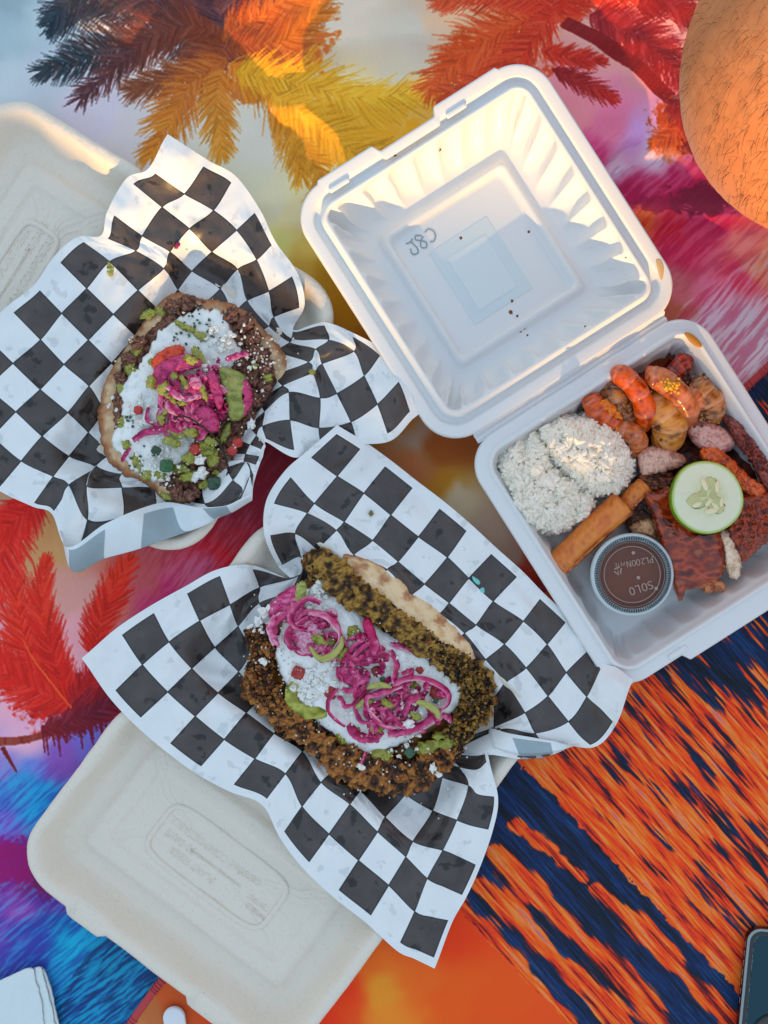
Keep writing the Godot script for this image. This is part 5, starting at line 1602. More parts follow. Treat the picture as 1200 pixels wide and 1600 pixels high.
func build_first_gyro() -> void:
	onion_m = fmat(0.25, 0.3, {"metallic_specular": 0.4, "backlight_enabled": true, "backlight": Color(0.5, 0.5, 0.5), "clearcoat_enabled": true, "clearcoat": 0.25, "clearcoat_roughness": 0.12})
	green_m = fmat(0.34, 0.2, {"metallic_specular": 0.4})
	cream_m = fmat(0.26, 0.2)
	feta_m = vmat(0.6, {})
	meat_m2 = fmat(0.5, 0.1, {"metallic_specular": 0.4})
	M.crumbs = []
	for k in 5: M.crumbs.append(lump(Vector3(1.0, 0.8, 0.9), 11, 8, 0.62, k * 7.3, func(d, _k): return L(248, 247, 242)))
	var spots := [[163, 640, 16], [168, 700, 14], [176, 580, 14], [330, 470, 18], [440, 540, 18], [420, 650, 14], [200, 735, 12]]
	var bread_h := func(q: Vector2, t: float) -> float:
		return 0.0170 + 0.0095 * ss(0.62, 0.93, t) - 0.006 * ss(0.95, 1.0, t) + 0.0012 * n3(q.x * 0.03, q.y * 0.03, 8.0)
	bread([280, 458, 307, 464, 353, 472, 387, 488, 423, 525, 450, 560, 458, 590, 448, 617, 422, 653, 395, 693, 374, 733, 347, 762, 314, 787, 287, 790, 260, 787, 240, 767, 215, 750, 190, 740, 167, 716, 155, 673, 154, 617, 166, 580, 190, 543, 215, 510, 233, 487, 254, 468], bread_h, "round browned flatbread piled with white sauce and pink onions, at the upper left", spots)
	var dark := [L(30, 19, 16), L(70, 42, 34), L(112, 70, 56), L(164, 116, 92), L(104, 50, 44), L(50, 28, 24)]
	meat("gyro_meat", [262, 476, 285, 462, 303, 464, 352, 482, 386, 500, 402, 522, 424, 545, 434, 576, 430, 610, 408, 642, 386, 680, 356, 714, 352, 742, 318, 770, 262, 772, 232, 748, 190, 716, 176, 660, 178, 608, 188, 566, 210, 534, 232, 512, 250, 494], 0.0190, 0.0300, dark, meat_m2, "layer of dark chopped gyro meat on the round flatbread", "gyro meat", {"rough": 0.0036, "freq": 0.075, "na": 200, "nr": 70, "jit": 3.0, "k": 6.0})
	# loose lumps of meat along the right edge
	var bits := [[270, 480, 13], [290, 474, 12], [362, 492, 12], [384, 506, 14], [396, 528, 13], [404, 552, 14], [416, 578, 13], [414, 604, 13], [398, 626, 12], [386, 650, 12], [366, 690, 12], [348, 726, 15], [352, 710, 12], [300, 772, 12], [276, 770, 12], [336, 752, 10], [200, 560, 11], [216, 536, 12], [188, 590, 10]]
	for b in bits:
		var cf := func(d: Vector3, k: float) -> Color: return pick(dark, 0.5 + 0.9 * n3(d.x * 2.0 + b[0], d.y * 2.0, d.z * 2.0) + 0.3 * n3(d.x * 7.0 + b[0], d.y * 7.0, d.z * 7.0))
		var o := solo("gyro_meat_piece", lump(Vector3(b[2], b[2] * 0.55, b[2] * 0.8) * S, 26, 16, 0.34, b[0] * 0.7, cf), meat_m2, "crumbled brown lump of gyro meat at the edge of the round flatbread", "gyro meat", "lumps of gyro meat on the round flatbread")
		o.transform = Transform3D(Basis(Vector3.UP, rng.randf() * TAU), P(b[0], b[1], 0.0305))
	meat("white_sauce", [288, 492, 313, 483, 343, 487, 358, 503, 367, 533, 379, 547, 362, 575, 340, 610, 320, 660, 296, 706, 262, 746, 236, 750, 210, 737, 194, 718, 176, 697, 178, 676, 188, 661, 191, 633, 189, 612, 198, 590, 223, 562, 233, 546, 250, 516, 272, 503], 0.0275, 0.0338, [L(222, 226, 220), L(244, 245, 242), L(250, 250, 249), L(246, 248, 246)], cream_m, "white yoghurt sauce spread over the round flatbread", "yoghurt sauce", {"fine": 0.0, "rough": 0.0012, "freq": 0.03, "na": 160, "nr": 50, "jit": 3.0, "k": 5.0})
	# herbs in the sauce
	var herb := thing("herb_flecks", "dark herb flecks in the white sauce of the round flatbread", "herbs")
	fine_dust(herb, [[325, 505, 18, 26, 1.0, 2.4, 0.0346], [290, 515, 16, 16, 1.0, 2.2, 0.0346], [200, 650, 8, 14, 1.0, 2.4, 0.0344], [215, 720, 12, 14, 1.0, 2.2, 0.0340]], [L(70, 90, 70), L(110, 126, 110)], "flecks")
	var gcs := [L(108, 110, 30), L(152, 152, 54), L(180, 178, 92), L(140, 144, 52), L(164, 160, 98)]
	var gg := "green sauce on the round flatbread"
	dollops([[290, 512, 18, 6, 0.5, 0.0372], [312, 524, 14, 7, 0.7, 0.0372], [232, 492, 13, 9, -0.4, 0.0300, "green sauce dollop at the round flatbread's top left edge"], [250, 486, 10, 7, 0.3, 0.0300], [214, 548, 8, 14, 0.5, 0.0310], [203, 575, 9, 13, 0.3, 0.0315], [190, 604, 8, 13, 0.2, 0.0310], [214, 582, 10, 8, 0, 0.0320], [190, 662, 7, 11, 0, 0.0330], [198, 694, 8, 9, 0.4, 0.0345], [214, 722, 6, 15, -0.3, 0.0345], [228, 742, 9, 10, 0.3, 0.0335], [278, 732, 20, 8, 0.1, 0.0340], [300, 744, 22, 8, -0.2, 0.0335], [250, 742, 12, 7, 0.2, 0.0330], [332, 716, 12, 18, -0.2, 0.0345], [352, 678, 7, 18, 0.4, 0.0335], [322, 756, 14, 7, -0.4, 0.0320], [340, 740, 8, 9, 0, 0.0320], [418, 590, 8, 7, 0, 0.0345], [396, 572, 7, 6, 0, 0.0345], [262, 776, 12, 6, 0.2, 0.0290], [236, 596, 9, 12, 0.2, 0.0440], [240, 566, 8, 6, 0.4, 0.0400], [272, 588, 7, 9, 0.2, 0.0490], [252, 655, 7, 9, 0.3, 0.0450], [280, 672, 16, 13, 0, 0.0430, "flat patch of green sauce under the thin black strand"], [262, 640, 6, 10, 0.8, 0.0480], [310, 556, 8, 16, -0.5, 0.0450], [290, 600, 5, 15, -0.5, 0.0500], [256, 606, 8, 13, 0.5, 0.0515], [266, 622, 12, 5, 0.7, 0.0520], [318, 612, 5, 14, -0.3, 0.0515], [300, 676, 12, 8, 0.2, 0.0480], [268, 690, 14, 8, 0.3, 0.0430], [330, 690, 12, 9, 0.5, 0.0430], [284, 630, 9, 5, 0.3, 0.0525], [298, 562, 12, 7, 0.4, 0.0505], [322, 700, 14, 14, 0.4, 0.0385], [296, 716, 12, 9, 0.1, 0.0385]], gcs, "spot of green avocado sauce on the round flatbread", "green sauce", "green_sauce", gg)
	petal([341, 574, 356, 574, 376, 582, 388, 598, 380, 618, 384, 640, 376, 656, 358, 655, 354, 632, 345, 602], 0.037, 0.0425, [L(110, 120, 50), L(150, 156, 84), L(166, 170, 96)], green_m, "sauced_onion_petal", "wide onion petal coated in green sauce, right of the pink onion heap", "pickled onion", Vector2(-0.00003, 0.00002))
	var magenta := [L(150, 14, 72), L(196, 40, 104), L(220, 80, 136), L(206, 56, 116)]
	petal([366, 598, 380, 590, 392, 602, 395, 622, 390, 640, 381, 651, 374, 640, 384, 618], 0.036, 0.0415, magenta, onion_m, "onion_petal", "pink onion petal at the right end of the heap on the round flatbread", "pickled onion")
	petal([238, 582, 250, 566, 272, 556, 296, 553, 316, 562, 312, 574, 290, 580, 268, 590, 246, 600], 0.040, 0.0470, magenta, onion_m, "onion_petal", "broad magenta onion petal at the top of the heap on the round flatbread", "pickled onion", Vector2(0.00002, -0.00003))
	petal([294, 598, 304, 586, 314, 592, 316, 604, 306, 610], 0.047, 0.052, [L(190, 50, 110), L(232, 120, 160), L(240, 170, 190)], onion_m, "onion_petal", "small curled pale pink onion heart in the middle of the round flatbread", "pickled onion")
	petal([322, 584, 334, 580, 346, 606, 350, 632, 340, 640, 330, 614], 0.042, 0.048, magenta, onion_m, "onion_petal", "upright magenta onion petal beside the green coated one", "pickled onion")
	petal([300, 640, 318, 632, 338, 644, 344, 664, 334, 678, 312, 668], 0.041, 0.047, magenta, onion_m, "onion_petal", "folded magenta onion petal low in the heap on the round flatbread", "pickled onion")
	var og := "thin pickled onion strips on the round flatbread"
	var ol := "thin pink pickled onion strip in the heap on the round flatbread"
	for k in 84:
		var a := rng.randf() * TAU
		var rr := sqrt(rng.randf())
		onion_arc(298 + cos(a) * rr * 52, 618 + sin(a) * rr * 58, rng.randf_range(11, 30), rng.randf() * TAU, rng.randf_range(1.6, 4.0), 0.0375 + 0.011 * (1.0 - rr * rr), rng.randf_range(0.5, 1.0), rng.randf_range(0.0013, 0.0026), ol, og, rng.randf())
	onion_strip([P(248, 604, 0.049), P(264, 606, 0.051), P(282, 622, 0.051), P(300, 622, 0.050), P(308, 616, 0.049)], 0.0020, "long pale pink onion strip curving across the heap on the round flatbread", "", 0.9, 0.3)
	onion_strip([P(208, 688, 0.037), P(226, 676, 0.038), P(248, 672, 0.040), P(268, 668, 0.041)], 0.0021, "dark pink onion strip reaching left over the white sauce", "", 0.2)
	onion_strip([P(352, 562, 0.038), P(370, 556, 0.039), P(388, 552, 0.037)], 0.0018, "pink onion strip pointing right over the meat of the round flatbread", "", 0.6)
	onion_strip([P(190, 722, 0.036), P(196, 710, 0.036), P(204, 700, 0.036)], 0.0013, "dark pink onion shred at the lower left rim of the round flatbread", "", 0.1)
	# tomato, pepper, cheese
	var tom := [L(150, 26, 10), L(206, 52, 22), L(226, 84, 40), L(190, 44, 20)]
	petal([237, 562, 254, 546, 274, 538, 289, 543, 283, 555, 258, 564, 242, 578], 0.038, 0.0445, tom, cream_m, "tomato_wedge", "red tomato wedge above the onion heap on the round flatbread", "tomato")
	for q in [[371, 692, 14, "tomato cube by the round flatbread's lower right edge, upper one"], [363, 704, 13, "tomato cube by the round flatbread's lower right edge, lower one"], [306, 702, 16, "red tomato cube sunk in green sauce below the onion heap"], [216, 641, 12, "small tomato piece in white sauce left of the onion heap"]]:
		cube("tomato_cube", q[0], q[1], q[2], 0.0360, L(196, 30, 10), q[3], "tomato")
	cube("cucumber_cube", 244, 704, 13, 0.0385, L(10, 60, 26), "dark green cucumber cube on the white sauce of the round flatbread", "cucumber")
	cube("cucumber_cube", 260, 728, 19, 0.0390, L(24, 92, 40), "round green cucumber end near the lower edge of the round flatbread", "cucumber")
	cube("cucumber_cube", 335, 755, 19, 0.0360, L(8, 66, 32), "square dark green cucumber piece at the bottom rim of the round flatbread", "cucumber")
	crumbs([[393, 662, 7, 0.0365, "white feta lump on the meat right of the onions"], [313, 719, 8, 0.0400, "feta lump on green sauce, the higher of two"], [313, 740, 10, 0.0385, "largest feta lump on the round flatbread, on green sauce"], [305, 748, 6, 0.037, "small feta lump just below the largest one"]], "", "")
	scatter_crumbs([[218, 636, 9, 16, 2.2, 4.2, 0.0358], [228, 660, 8, 16, 2.2, 4.6, 0.0360], [350, 535, 14, 26, 2.2, 5.0, 0.0355], [320, 575, 12, 10, 2, 3.6, 0.0420], [240, 700, 14, 18, 2.0, 4.0, 0.0365], [252, 735, 14, 14, 2.0, 3.4, 0.0360], [390, 580, 22, 16, 1.8, 3.2, 0.0350], [400, 540, 20, 10, 1.8, 3.0, 0.0345], [180, 630, 6, 4, 2.0, 3.4, 0.0300]], "small white feta crumb on the round flatbread", "feta crumbs on the round flatbread")
	var dust := thing("feta_dust", "fine feta dust over the round flatbread", "feta")
	fine_dust(dust, [[300, 620, 60, 220, 0.7, 1.6, 0.0420], [400, 560, 30, 80, 0.7, 1.5, 0.0350], [262, 726, 26, 80, 0.7, 1.5, 0.0360]], [L(236, 234, 226), L(220, 214, 200)], "dust")
	var pts := []
	for q in [[273, 656, 0.0500], [276, 652, 0.0520], [290, 651, 0.0530], [310, 662, 0.0520], [330, 678, 0.0480], [346, 698, 0.0440], [352, 716, 0.0410], [357, 732, 0.0390], [354, 743, 0.0370]]: pts.append(P(q[0], q[1], q[2]))
	solo("black_strand", tube(curve(pts, 60), 7, func(t): return Vector2(0.00075, 0.00065) * (1.0 - 0.4 * absf(t - 0.5)), func(_t, _a): return L(18, 14, 16)), vmat(0.4), "thin black wiry strand curling over the onions of the round flatbread", "strand")
	# spills on the sheet
	meat("green_sauce_spill", [166, 408, 171, 404, 175, 412, 178, 422, 174, 431, 167, 428, 165, 418], 0.0335, 0.0372, gcs, green_m, "small green sauce spill on the checkered sheet above the round flatbread", "green sauce", {"na": 30, "nr": 10})
	meat("onion_scrap", [272, 388, 276, 378, 281, 380, 279, 388], 0.036, 0.0395, magenta, onion_m, "tiny pink onion scrap on the checkered sheet above the round flatbread", "pickled onion", {"na": 24, "nr": 8})
	meat("green_sauce_spill", [482, 580, 488, 576, 494, 580, 490, 586], 0.037, 0.0410, gcs, green_m, "tiny green scrap on the sheet's crumpled right corner", "green sauce", {"na": 24, "nr": 8})

func build_second_gyro() -> void:
	var bread_h := func(q: Vector2, t: float) -> float:
		return dome(t, 0.027, 0.0395, 6.0) + 0.0020 * n3(q.x * 0.02, q.y * 0.02, 3.0) + 0.004 * ss(900, 870, q.y)
	bread([534, 868, 556, 868, 588, 878, 622, 898, 650, 922, 676, 944, 702, 966, 726, 990, 744, 1014, 748, 1040, 730, 1062, 690, 1040, 640, 1000, 590, 960, 548, 920], bread_h, "folded pale flatbread edge showing behind the dark crust of the long one", [[556, 890, 18], [600, 905, 14], [640, 930, 14], [690, 970, 14], [720, 996, 12], [570, 884, 10]])
	var crumb_mesh := lump(Vector3(1.0, 0.75, 0.85), 10, 7, 0.45, 31.0)
	var crust := [L(18, 10, 7), L(48, 26, 13), L(92, 48, 18), L(146, 90, 34), L(174, 116, 50), L(116, 54, 22)]
	var olive := [L(20, 12, 7), L(54, 32, 13), L(100, 66, 20), L(146, 108, 40), L(170, 132, 58), L(110, 66, 24)]
	meat("crusted_base", [440, 960, 480, 900, 530, 900, 600, 960, 680, 1010, 745, 1060, 745, 1110, 700, 1160, 640, 1200, 560, 1190, 490, 1140, 430, 1080, 410, 1020], 0.0130, 0.0235, crust, meat_m2, "dark fried layer beneath the white sauce of the long flatbread", "fried crust", {"rough": 0.002, "na": 120, "nr": 40})
	solo("fried_crust", strip([478, 890, 0.029, 500, 882, 0.033, 524, 900, 0.036, 552, 926, 0.037, 584, 946, 0.037, 624, 975, 0.037, 668, 1006, 0.036, 708, 1034, 0.034, 742, 1062, 0.031, 746, 1096, 0.030, 728, 1128, 0.028, 704, 1156, 0.025], [13, 22, 25, 22, 20, 19, 20, 22, 27, 25, 22, 15], 0.0056, olive, 0.0027, 0.22, 64, 240, 3.0), meat_m2, "long olive-brown fried crust folded along the upper right of the long flatbread", "fried crust")
	solo("fried_crust", strip([402, 980, 0.024, 412, 1018, 0.026, 404, 1066, 0.026, 424, 1092, 0.028, 458, 1128, 0.030, 500, 1160, 0.031, 540, 1192, 0.030, 590, 1210, 0.030, 642, 1212, 0.029, 682, 1190, 0.027, 712, 1156, 0.024], [10, 13, 22, 21, 19, 18, 25, 27, 26, 20, 12], 0.0056, crust, 0.0031, 0.22, 64, 260, 11.0), meat_m2, "jagged dark brown fried crust along the lower left of the long flatbread", "fried crust")
	# loose crumbs of the crust
	var crumb_dust := thing("crust_crumbs", "coarse fried crumbs all over the long flatbread's dark crust", "fried crust")
	for e in [[[[490, 884], [520, 898], [552, 926], [584, 946], [624, 975], [668, 1006], [708, 1034], [742, 1062], [748, 1096], [728, 1128], [704, 1156]], olive, 17.0, 0.0412], [[[402, 980], [412, 1018], [404, 1066], [424, 1092], [458, 1128], [500, 1160], [540, 1192], [590, 1210], [642, 1212], [682, 1190], [712, 1156]], crust, 17.0, 0.0345]]:
		var sp := spline(xy(flatten(e[0])), 200)
		var places := []
		var cols := []
		for k in 1500:
			var i := rng.randi() % 198
			var tn := (sp[i + 1] - sp[i]).normalized()
			var off := rng.randf_range(-1.0, 1.0)
			var q: Vector2 = sp[i] + Vector2(-tn.y, tn.x) * off * e[2] * 1.25
			var edge := sin(PI * clampf(i / 199.0, 0.03, 0.97))
			var h: float = e[3] - 0.0035 * pow(absf(off), 3.0) - 0.006 * pow(1.0 - edge, 2.0) - 0.0012 * rng.randf()
			places.append(Transform3D(Basis.from_euler(Vector3(rng.randf() * 6.0, rng.randf() * 6.0, rng.randf() * 6.0)).scaled(Vector3.ONE * rng.randf_range(1.6, 4.2) * S), P(q.x, q.y, h)))
			cols.append(pick(e[1], 0.45 + 0.42 * rng.randfn() + 0.4 * n3(q.x * 0.05, q.y * 0.05, 3.0)))
		many("fried_crumbs", crumb_mesh, meat_m2, crumb_dust, places, cols)
	var bits := [[392, 1072, 12], [388, 1084, 10], [410, 1106, 10], [436, 1134, 9], [484, 1168, 9], [404, 1000, 9], [400, 1030, 10], [482, 876, 12], [492, 896, 10], [760, 1060, 12], [764, 1094, 12], [660, 1226, 11], [600, 1232, 11], [552, 1222, 10], [520, 1196, 9], [450, 1150, 8]]
	for b in bits:
		var cf := func(d: Vector3, k: float) -> Color: return pick(crust, 0.5 + 0.9 * n3(d.x * 2.0 + b[0], d.y * 2.0, d.z * 2.0) + 0.4 * n3(d.x * 7.0 + b[0], d.y * 7.0, d.z * 7.0))
		var o := solo("crust_lump", lump(Vector3(b[2], b[2] * 0.7, b[2] * 0.8) * S, 26, 16, 0.4, b[0] * 0.7, cf), meat_m2, "craggy brown lump on the outer edge of the long flatbread's crust", "fried crust", "lumps on the rim of the fried crust")
		o.transform = Transform3D(Basis(Vector3.UP, rng.randf() * TAU), P(b[0], b[1], 0.0265))
	meat("white_sauce", [438, 990, 448, 958, 476, 925, 515, 915, 560, 955, 600, 985, 650, 1005, 704, 1030, 730, 1060, 728, 1086, 706, 1114, 660, 1142, 620, 1166, 575, 1177, 535, 1157, 492, 1126, 462, 1090, 440, 1056, 430, 1022], 0.0265, 0.0352, [L(222, 226, 220), L(244, 245, 242), L(250, 250, 249), L(246, 248, 246)], cream_m, "white yoghurt sauce filling the long flatbread between its dark crusts", "yoghurt sauce", {"fine": 0.0, "rough": 0.0014, "freq": 0.03, "na": 150, "nr": 50, "k": 5.0})
	var herb := thing("herb_flecks", "dark herb flecks in the white sauce of the long flatbread", "herbs")
	fine_dust(herb, [[720, 1070, 12, 20, 1.0, 2.4, 0.0312], [500, 1120, 16, 20, 1.0, 2.2, 0.0312], [445, 1020, 10, 14, 1.0, 2.4, 0.0308]], [L(70, 90, 70), L(110, 126, 110)], "flecks")
	var gcs := [L(110, 112, 32), L(152, 154, 56), L(180, 178, 90), L(142, 146, 56), L(136, 128, 56)]
	var gg := "green sauce on the long flatbread"
	solo("green_sauce", strip([464, 1066, 0.0315, 455, 1084, 0.0320, 462, 1104, 0.0325, 482, 1114, 0.0325, 512, 1112, 0.0320], [8, 10, 11, 10, 7], 0.0026, gcs, 0.0006, 0.1, 20, 60), green_m, "green sauce swirl bending round the left of the feta on the long flatbread", "green sauce", gg)
	dollops([[472, 1034, 13, 12, 0.4, 0.0330], [484, 1052, 10, 14, 0.2, 0.0335], [532, 1152, 9, 14, -0.4, 0.0320], [551, 1168, 12, 7, 0.3, 0.0315], [598, 1182, 18, 13, -0.3, 0.0335, "large green sauce dollop at the bottom of the white filling"], [668, 1168, 20, 11, -0.2, 0.0320], [700, 1162, 16, 11, -0.5, 0.0320], [728, 1148, 18, 9, -0.5, 0.0320, "green sauce smear at the lower right end of the long flatbread"], [540, 1124, 12, 16, 0.3, 0.0335], [653, 1024, 16, 7, 0.3, 0.0330], [697, 1048, 11, 12, 0.5, 0.0330], [590, 978, 7, 10, -0.6, 0.0320], [552, 992, 12, 14, 0.3, 0.0370], [516, 1004, 9, 11, 0, 0.0380], [646, 1070, 10, 6, 0, 0.0370], [580, 1112, 14, 9, -0.4, 0.0390], [560, 1140, 10, 7, 0.2, 0.0350], [686, 1150, 10, 7, 0, 0.0330], [530, 880, 7, 5, 0, 0.0400], [516, 912, 6, 6, 0, 0.0360], [622, 1082, 12, 6, 0.2, 0.0370], [500, 1000, 12, 7, 0.5, 0.0450], [536, 1024, 8, 10, 0.2, 0.0440], [606, 1100, 12, 6, 0.5, 0.0460], [588, 1140, 12, 7, 0.1, 0.0420], [650, 1120, 10, 6, 0.6, 0.0460], [574, 1096, 9, 6, 0, 0.0430]], gcs, "spot of green avocado sauce on the long flatbread", "green sauce", "green_sauce", gg)
	petal([464, 912, 476, 908, 480, 924, 476, 944, 464, 950, 458, 934], 0.033, 0.0390, [L(120, 136, 50), L(166, 176, 90), L(190, 190, 120)], green_m, "avocado_piece", "green avocado piece at the upper left end of the long flatbread", "avocado")
	var magenta := [L(150, 10, 74), L(196, 30, 104), L(220, 70, 136), L(236, 130, 170)]
	petal([416, 950, 434, 930, 460, 914, 467, 928, 478, 956, 466, 970, 440, 973, 422, 964], 0.031, 0.0385, magenta, onion_m, "onion_petal", "broad magenta onion petal at the upper left end of the long flatbread", "pickled onion", Vector2(0.00003, -0.00002))
	petal([452, 992, 462, 968, 482, 960, 502, 972, 506, 996, 490, 1016, 466, 1020], 0.033, 0.0410, [L(196, 60, 120), L(226, 130, 170), L(240, 196, 210), L(214, 100, 150)], onion_m, "onion_petal", "pale pink layered onion wedge left of centre on the long flatbread", "pickled onion")
	petal([566, 970, 578, 966, 590, 996, 596, 1022, 584, 1030, 572, 1000], 0.036, 0.044, [L(160, 8, 70), L(206, 16, 96), L(214, 40, 110)], onion_m, "onion_petal", "deep magenta upright onion petal in the middle of the long flatbread", "pickled onion")
	petal([524, 1046, 540, 1040, 560, 1050, 578, 1056, 574, 1070, 552, 1072, 532, 1064], 0.036, 0.042, magenta, onion_m, "onion_petal", "two-holed pink onion petal below the deep magenta one", "pickled onion")
	var og := "thin pickled onion strips on the long flatbread"
	var ol := "thin pink pickled onion strip on the long flatbread"
	for k in 30:
		onion_arc(484 + rng.randfn() * 16, 986 + rng.randfn() * 14, rng.randf_range(14, 34), rng.randf() * TAU, rng.randf_range(1.4, 3.2), 0.0365 + rng.randf() * 0.006, rng.randf_range(0.4, 0.9), rng.randf_range(0.0014, 0.0024), ol, og, rng.randf_range(0.2, 1.0))
	for k in 30:
		onion_arc(560 + rng.randfn() * 13, 1030 + rng.randfn() * 16, rng.randf_range(14, 30), rng.randf() * TAU, rng.randf_range(1.4, 3.0), 0.0375 + rng.randf() * 0.007, rng.randf_range(0.4, 0.9), rng.randf_range(0.0015, 0.0026), ol, og, rng.randf_range(0.0, 0.6))
	for k in 48:
		onion_arc(622 + rng.randfn() * 24, 1108 + rng.randfn() * 17, rng.randf_range(16, 40), rng.randf() * TAU, rng.randf_range(1.8, 4.2), 0.0350 + rng.randf() * 0.009, rng.randf_range(0.35, 0.8), rng.randf_range(0.0013, 0.0024), ol, og, rng.randf_range(0.1, 0.9))
	for s in [[[608, 1076, 0.040, 636, 1060, 0.043, 672, 1064, 0.043, 700, 1082, 0.040, 698, 1102, 0.038, 676, 1112, 0.036], 0.0022, 0.7, "large pink onion loop at the right of the long flatbread"], [[560, 1092, 0.040, 584, 1086, 0.043, 612, 1078, 0.044, 644, 1066, 0.042], 0.0020, 0.5, "pink onion strip running up into the large loop"], [[606, 1148, 0.040, 636, 1142, 0.043, 668, 1128, 0.042, 690, 1108, 0.039], 0.0024, 0.45, "pink onion strip along the lower edge of the right-hand onion heap"], [[544, 1132, 0.038, 560, 1150, 0.040, 584, 1154, 0.040, 598, 1142, 0.039], 0.0032, 0.1, "dark magenta onion curl at the bottom left of the right-hand heap"], [[610, 1016, 0.037, 620, 1040, 0.039, 616, 1062, 0.040, 622, 1074, 0.039], 0.0020, 0.5, "pink onion strip hanging down between the two onion heaps"], [[610, 1006, 0.036, 632, 1012, 0.036, 648, 1020, 0.034], 0.0020, 0.8, "pale pink onion strip against the upper crust"], [[482, 958, 0.043, 504, 960, 0.045, 524, 976, 0.045, 532, 998, 0.043, 520, 1018, 0.041], 0.0022, 0.9, "pale hooked onion strip over the left heap"], [[690, 1116, 0.036, 704, 1124, 0.035, 710, 1136, 0.033], 0.0020, 0.6, "short pink onion end near the green smear"], [[572, 1174, 0.036, 568, 1186, 0.037, 564, 1196, 0.038], 0.0012, 0.4, "short pink onion tail with a white tip on the lower crust"]]:
		var pts := []
		for i in range(0, s[0].size(), 3): pts.append(P(s[0][i], s[0][i + 1], s[0][i + 2]))
		onion_strip(pts, s[1], s[3], "", s[2], 0.4, 0.5)
	for q in [[[484, 1010, 0.044, 498, 1028, 0.046, 516, 1026, 0.046, 532, 1010, 0.045, 534, 994, 0.043], 0.0026, "wide green-coated onion hook in the middle of the left heap"], [[640, 1094, 0.042, 664, 1100, 0.045, 682, 1112, 0.044, 684, 1126, 0.042], 0.0026, "green-coated onion hook on the right heap"], [[556, 1106, 0.042, 566, 1098, 0.043, 574, 1090, 0.043], 0.0022, "short green-coated onion strip between the heaps"], [[572, 1076, 0.042, 592, 1070, 0.044, 612, 1074, 0.043], 0.0022, "yellow-green onion strip at the upper side of the right heap"]]:
		var pts := []
		for i in range(0, q[0].size(), 3): pts.append(P(q[0][i], q[0][i + 1], q[0][i + 2]))
		solo("sauced_onion_strip", tube(curve(pts, 30), 12, func(t): return Vector2(q[1] * sqrt(maxf(0.1, sin(PI * clampf(t, 0.05, 0.95)))), 0.0013), func(t, a): return pick([L(140, 140, 62), L(176, 178, 96), L(196, 190, 120)], 0.5 + 0.5 * n3(t * 5.0, a, q[1] * 900.0))), green_m, q[2], "pickled onion")
	for q in [[466, 1051, 19, "red tomato cube at the left of the long flatbread's filling"], [518, 1082, 18, "brownish red tomato cube among feta, middle of the long flatbread"], [684, 1080, 22, "red tomato cube inside the large onion loop"], [588, 1048, 14, "small tomato cube below the deep magenta onion petal"], [640, 1012, 14, "tomato cube against the upper crust of the long flatbread"], [656, 1046, 12, "small red tomato piece above the large onion loop"]]:
		cube("tomato_cube", q[0], q[1], q[2], 0.0340, L(166, 26, 10), q[3], "tomato")
	for q in [[680, 1094, 9, "tiny dark green leaf piece inside the large onion loop"], [598, 1062, 8, "tiny dark green piece between the onion heaps"], [640, 1176, 14, "grey-green cucumber piece at the lower crust"]]:
		cube("cucumber_cube", q[0], q[1], q[2], 0.0360, L(30, 84, 50), q[3], "cucumber")
	crumbs([[404, 970, 8, 0.0330, "feta lump on the far left end of the long flatbread, the lowest of three"], [412, 958, 8, 0.0345, "feta lump at the far left end of the long flatbread, the middle of three"], [420, 950, 6, 0.0350, "feta lump at the far left end of the long flatbread, the highest of three"], [412, 1034, 6, 0.0340, "single feta lump on the left crust of the long flatbread"], [676, 1200, 7, 0.0350, "feta lump on the crust's bottom right corner, the larger"], [684, 1210, 5, 0.0340, "feta lump on the crust's bottom right corner, the smaller"], [563, 1198, 6, 0.0390, "white drop at the end of the short pink onion tail"], [636, 1132, 10, 0.0420, "large feta lump inside the right onion heap"]], "", "")
	scatter_crumbs([[500, 932, 15, 26, 2.6, 6.0, 0.0350], [484, 1082, 13, 34, 3.0, 6.4, 0.0345], [532, 1080, 11, 18, 2.6, 5.4, 0.0370], [506, 1048, 12, 16, 2.4, 5.0, 0.0360], [622, 1058, 15, 20, 2.4, 5.0, 0.0370], [644, 1090, 14, 22, 2.2, 4.8, 0.0400], [550, 1108, 14, 12, 2.2, 4.6, 0.0370], [640, 1160, 16, 12, 2.0, 4.4, 0.0350], [700, 1072, 12, 14, 2.4, 5.0, 0.0330], [408, 980, 10, 8, 2.0, 4.0, 0.0330], [440, 1000, 12, 8, 2.0, 4.0, 0.0340]], "small white feta crumb on the long flatbread", "feta crumbs on the long flatbread")
	var dust := thing("feta_dust", "fine feta dust over the long flatbread", "feta")
	fine_dust(dust, [[560, 1060, 60, 260, 0.7, 1.7, 0.0400], [480, 960, 40, 90, 0.7, 1.6, 0.0380], [620, 1190, 50, 60, 0.7, 1.6, 0.0375], [440, 1050, 30, 50, 0.7, 1.6, 0.0340]], [L(236, 234, 226), L(220, 214, 200)], "dust")
	# scraps on the sheet
	meat("green_sauce_spill", [560, 848, 566, 838, 576, 836, 578, 842, 568, 852], 0.028, 0.0325, gcs, green_m, "green scrap on the checkered sheet by the long flatbread's top, the upper of two", "green sauce", {"na": 26, "nr": 8})
	meat("green_sauce_spill", [551, 862, 556, 855, 566, 858, 563, 865, 554, 866], 0.028, 0.0325, gcs, green_m, "green scrap on the checkered sheet by the long flatbread's top, the lower of two", "green sauce", {"na": 26, "nr": 8})
	meat("crumb", [575, 802, 579, 798, 583, 803, 579, 807], 0.0335, 0.0362, [L(110, 96, 40), L(160, 140, 70)], green_m, "tiny brown-green crumb in a grease spot on the sheet above the long flatbread", "crumb", {"na": 20, "nr": 6})
	var teal := mat(Color8(120, 206, 200), 0.4)
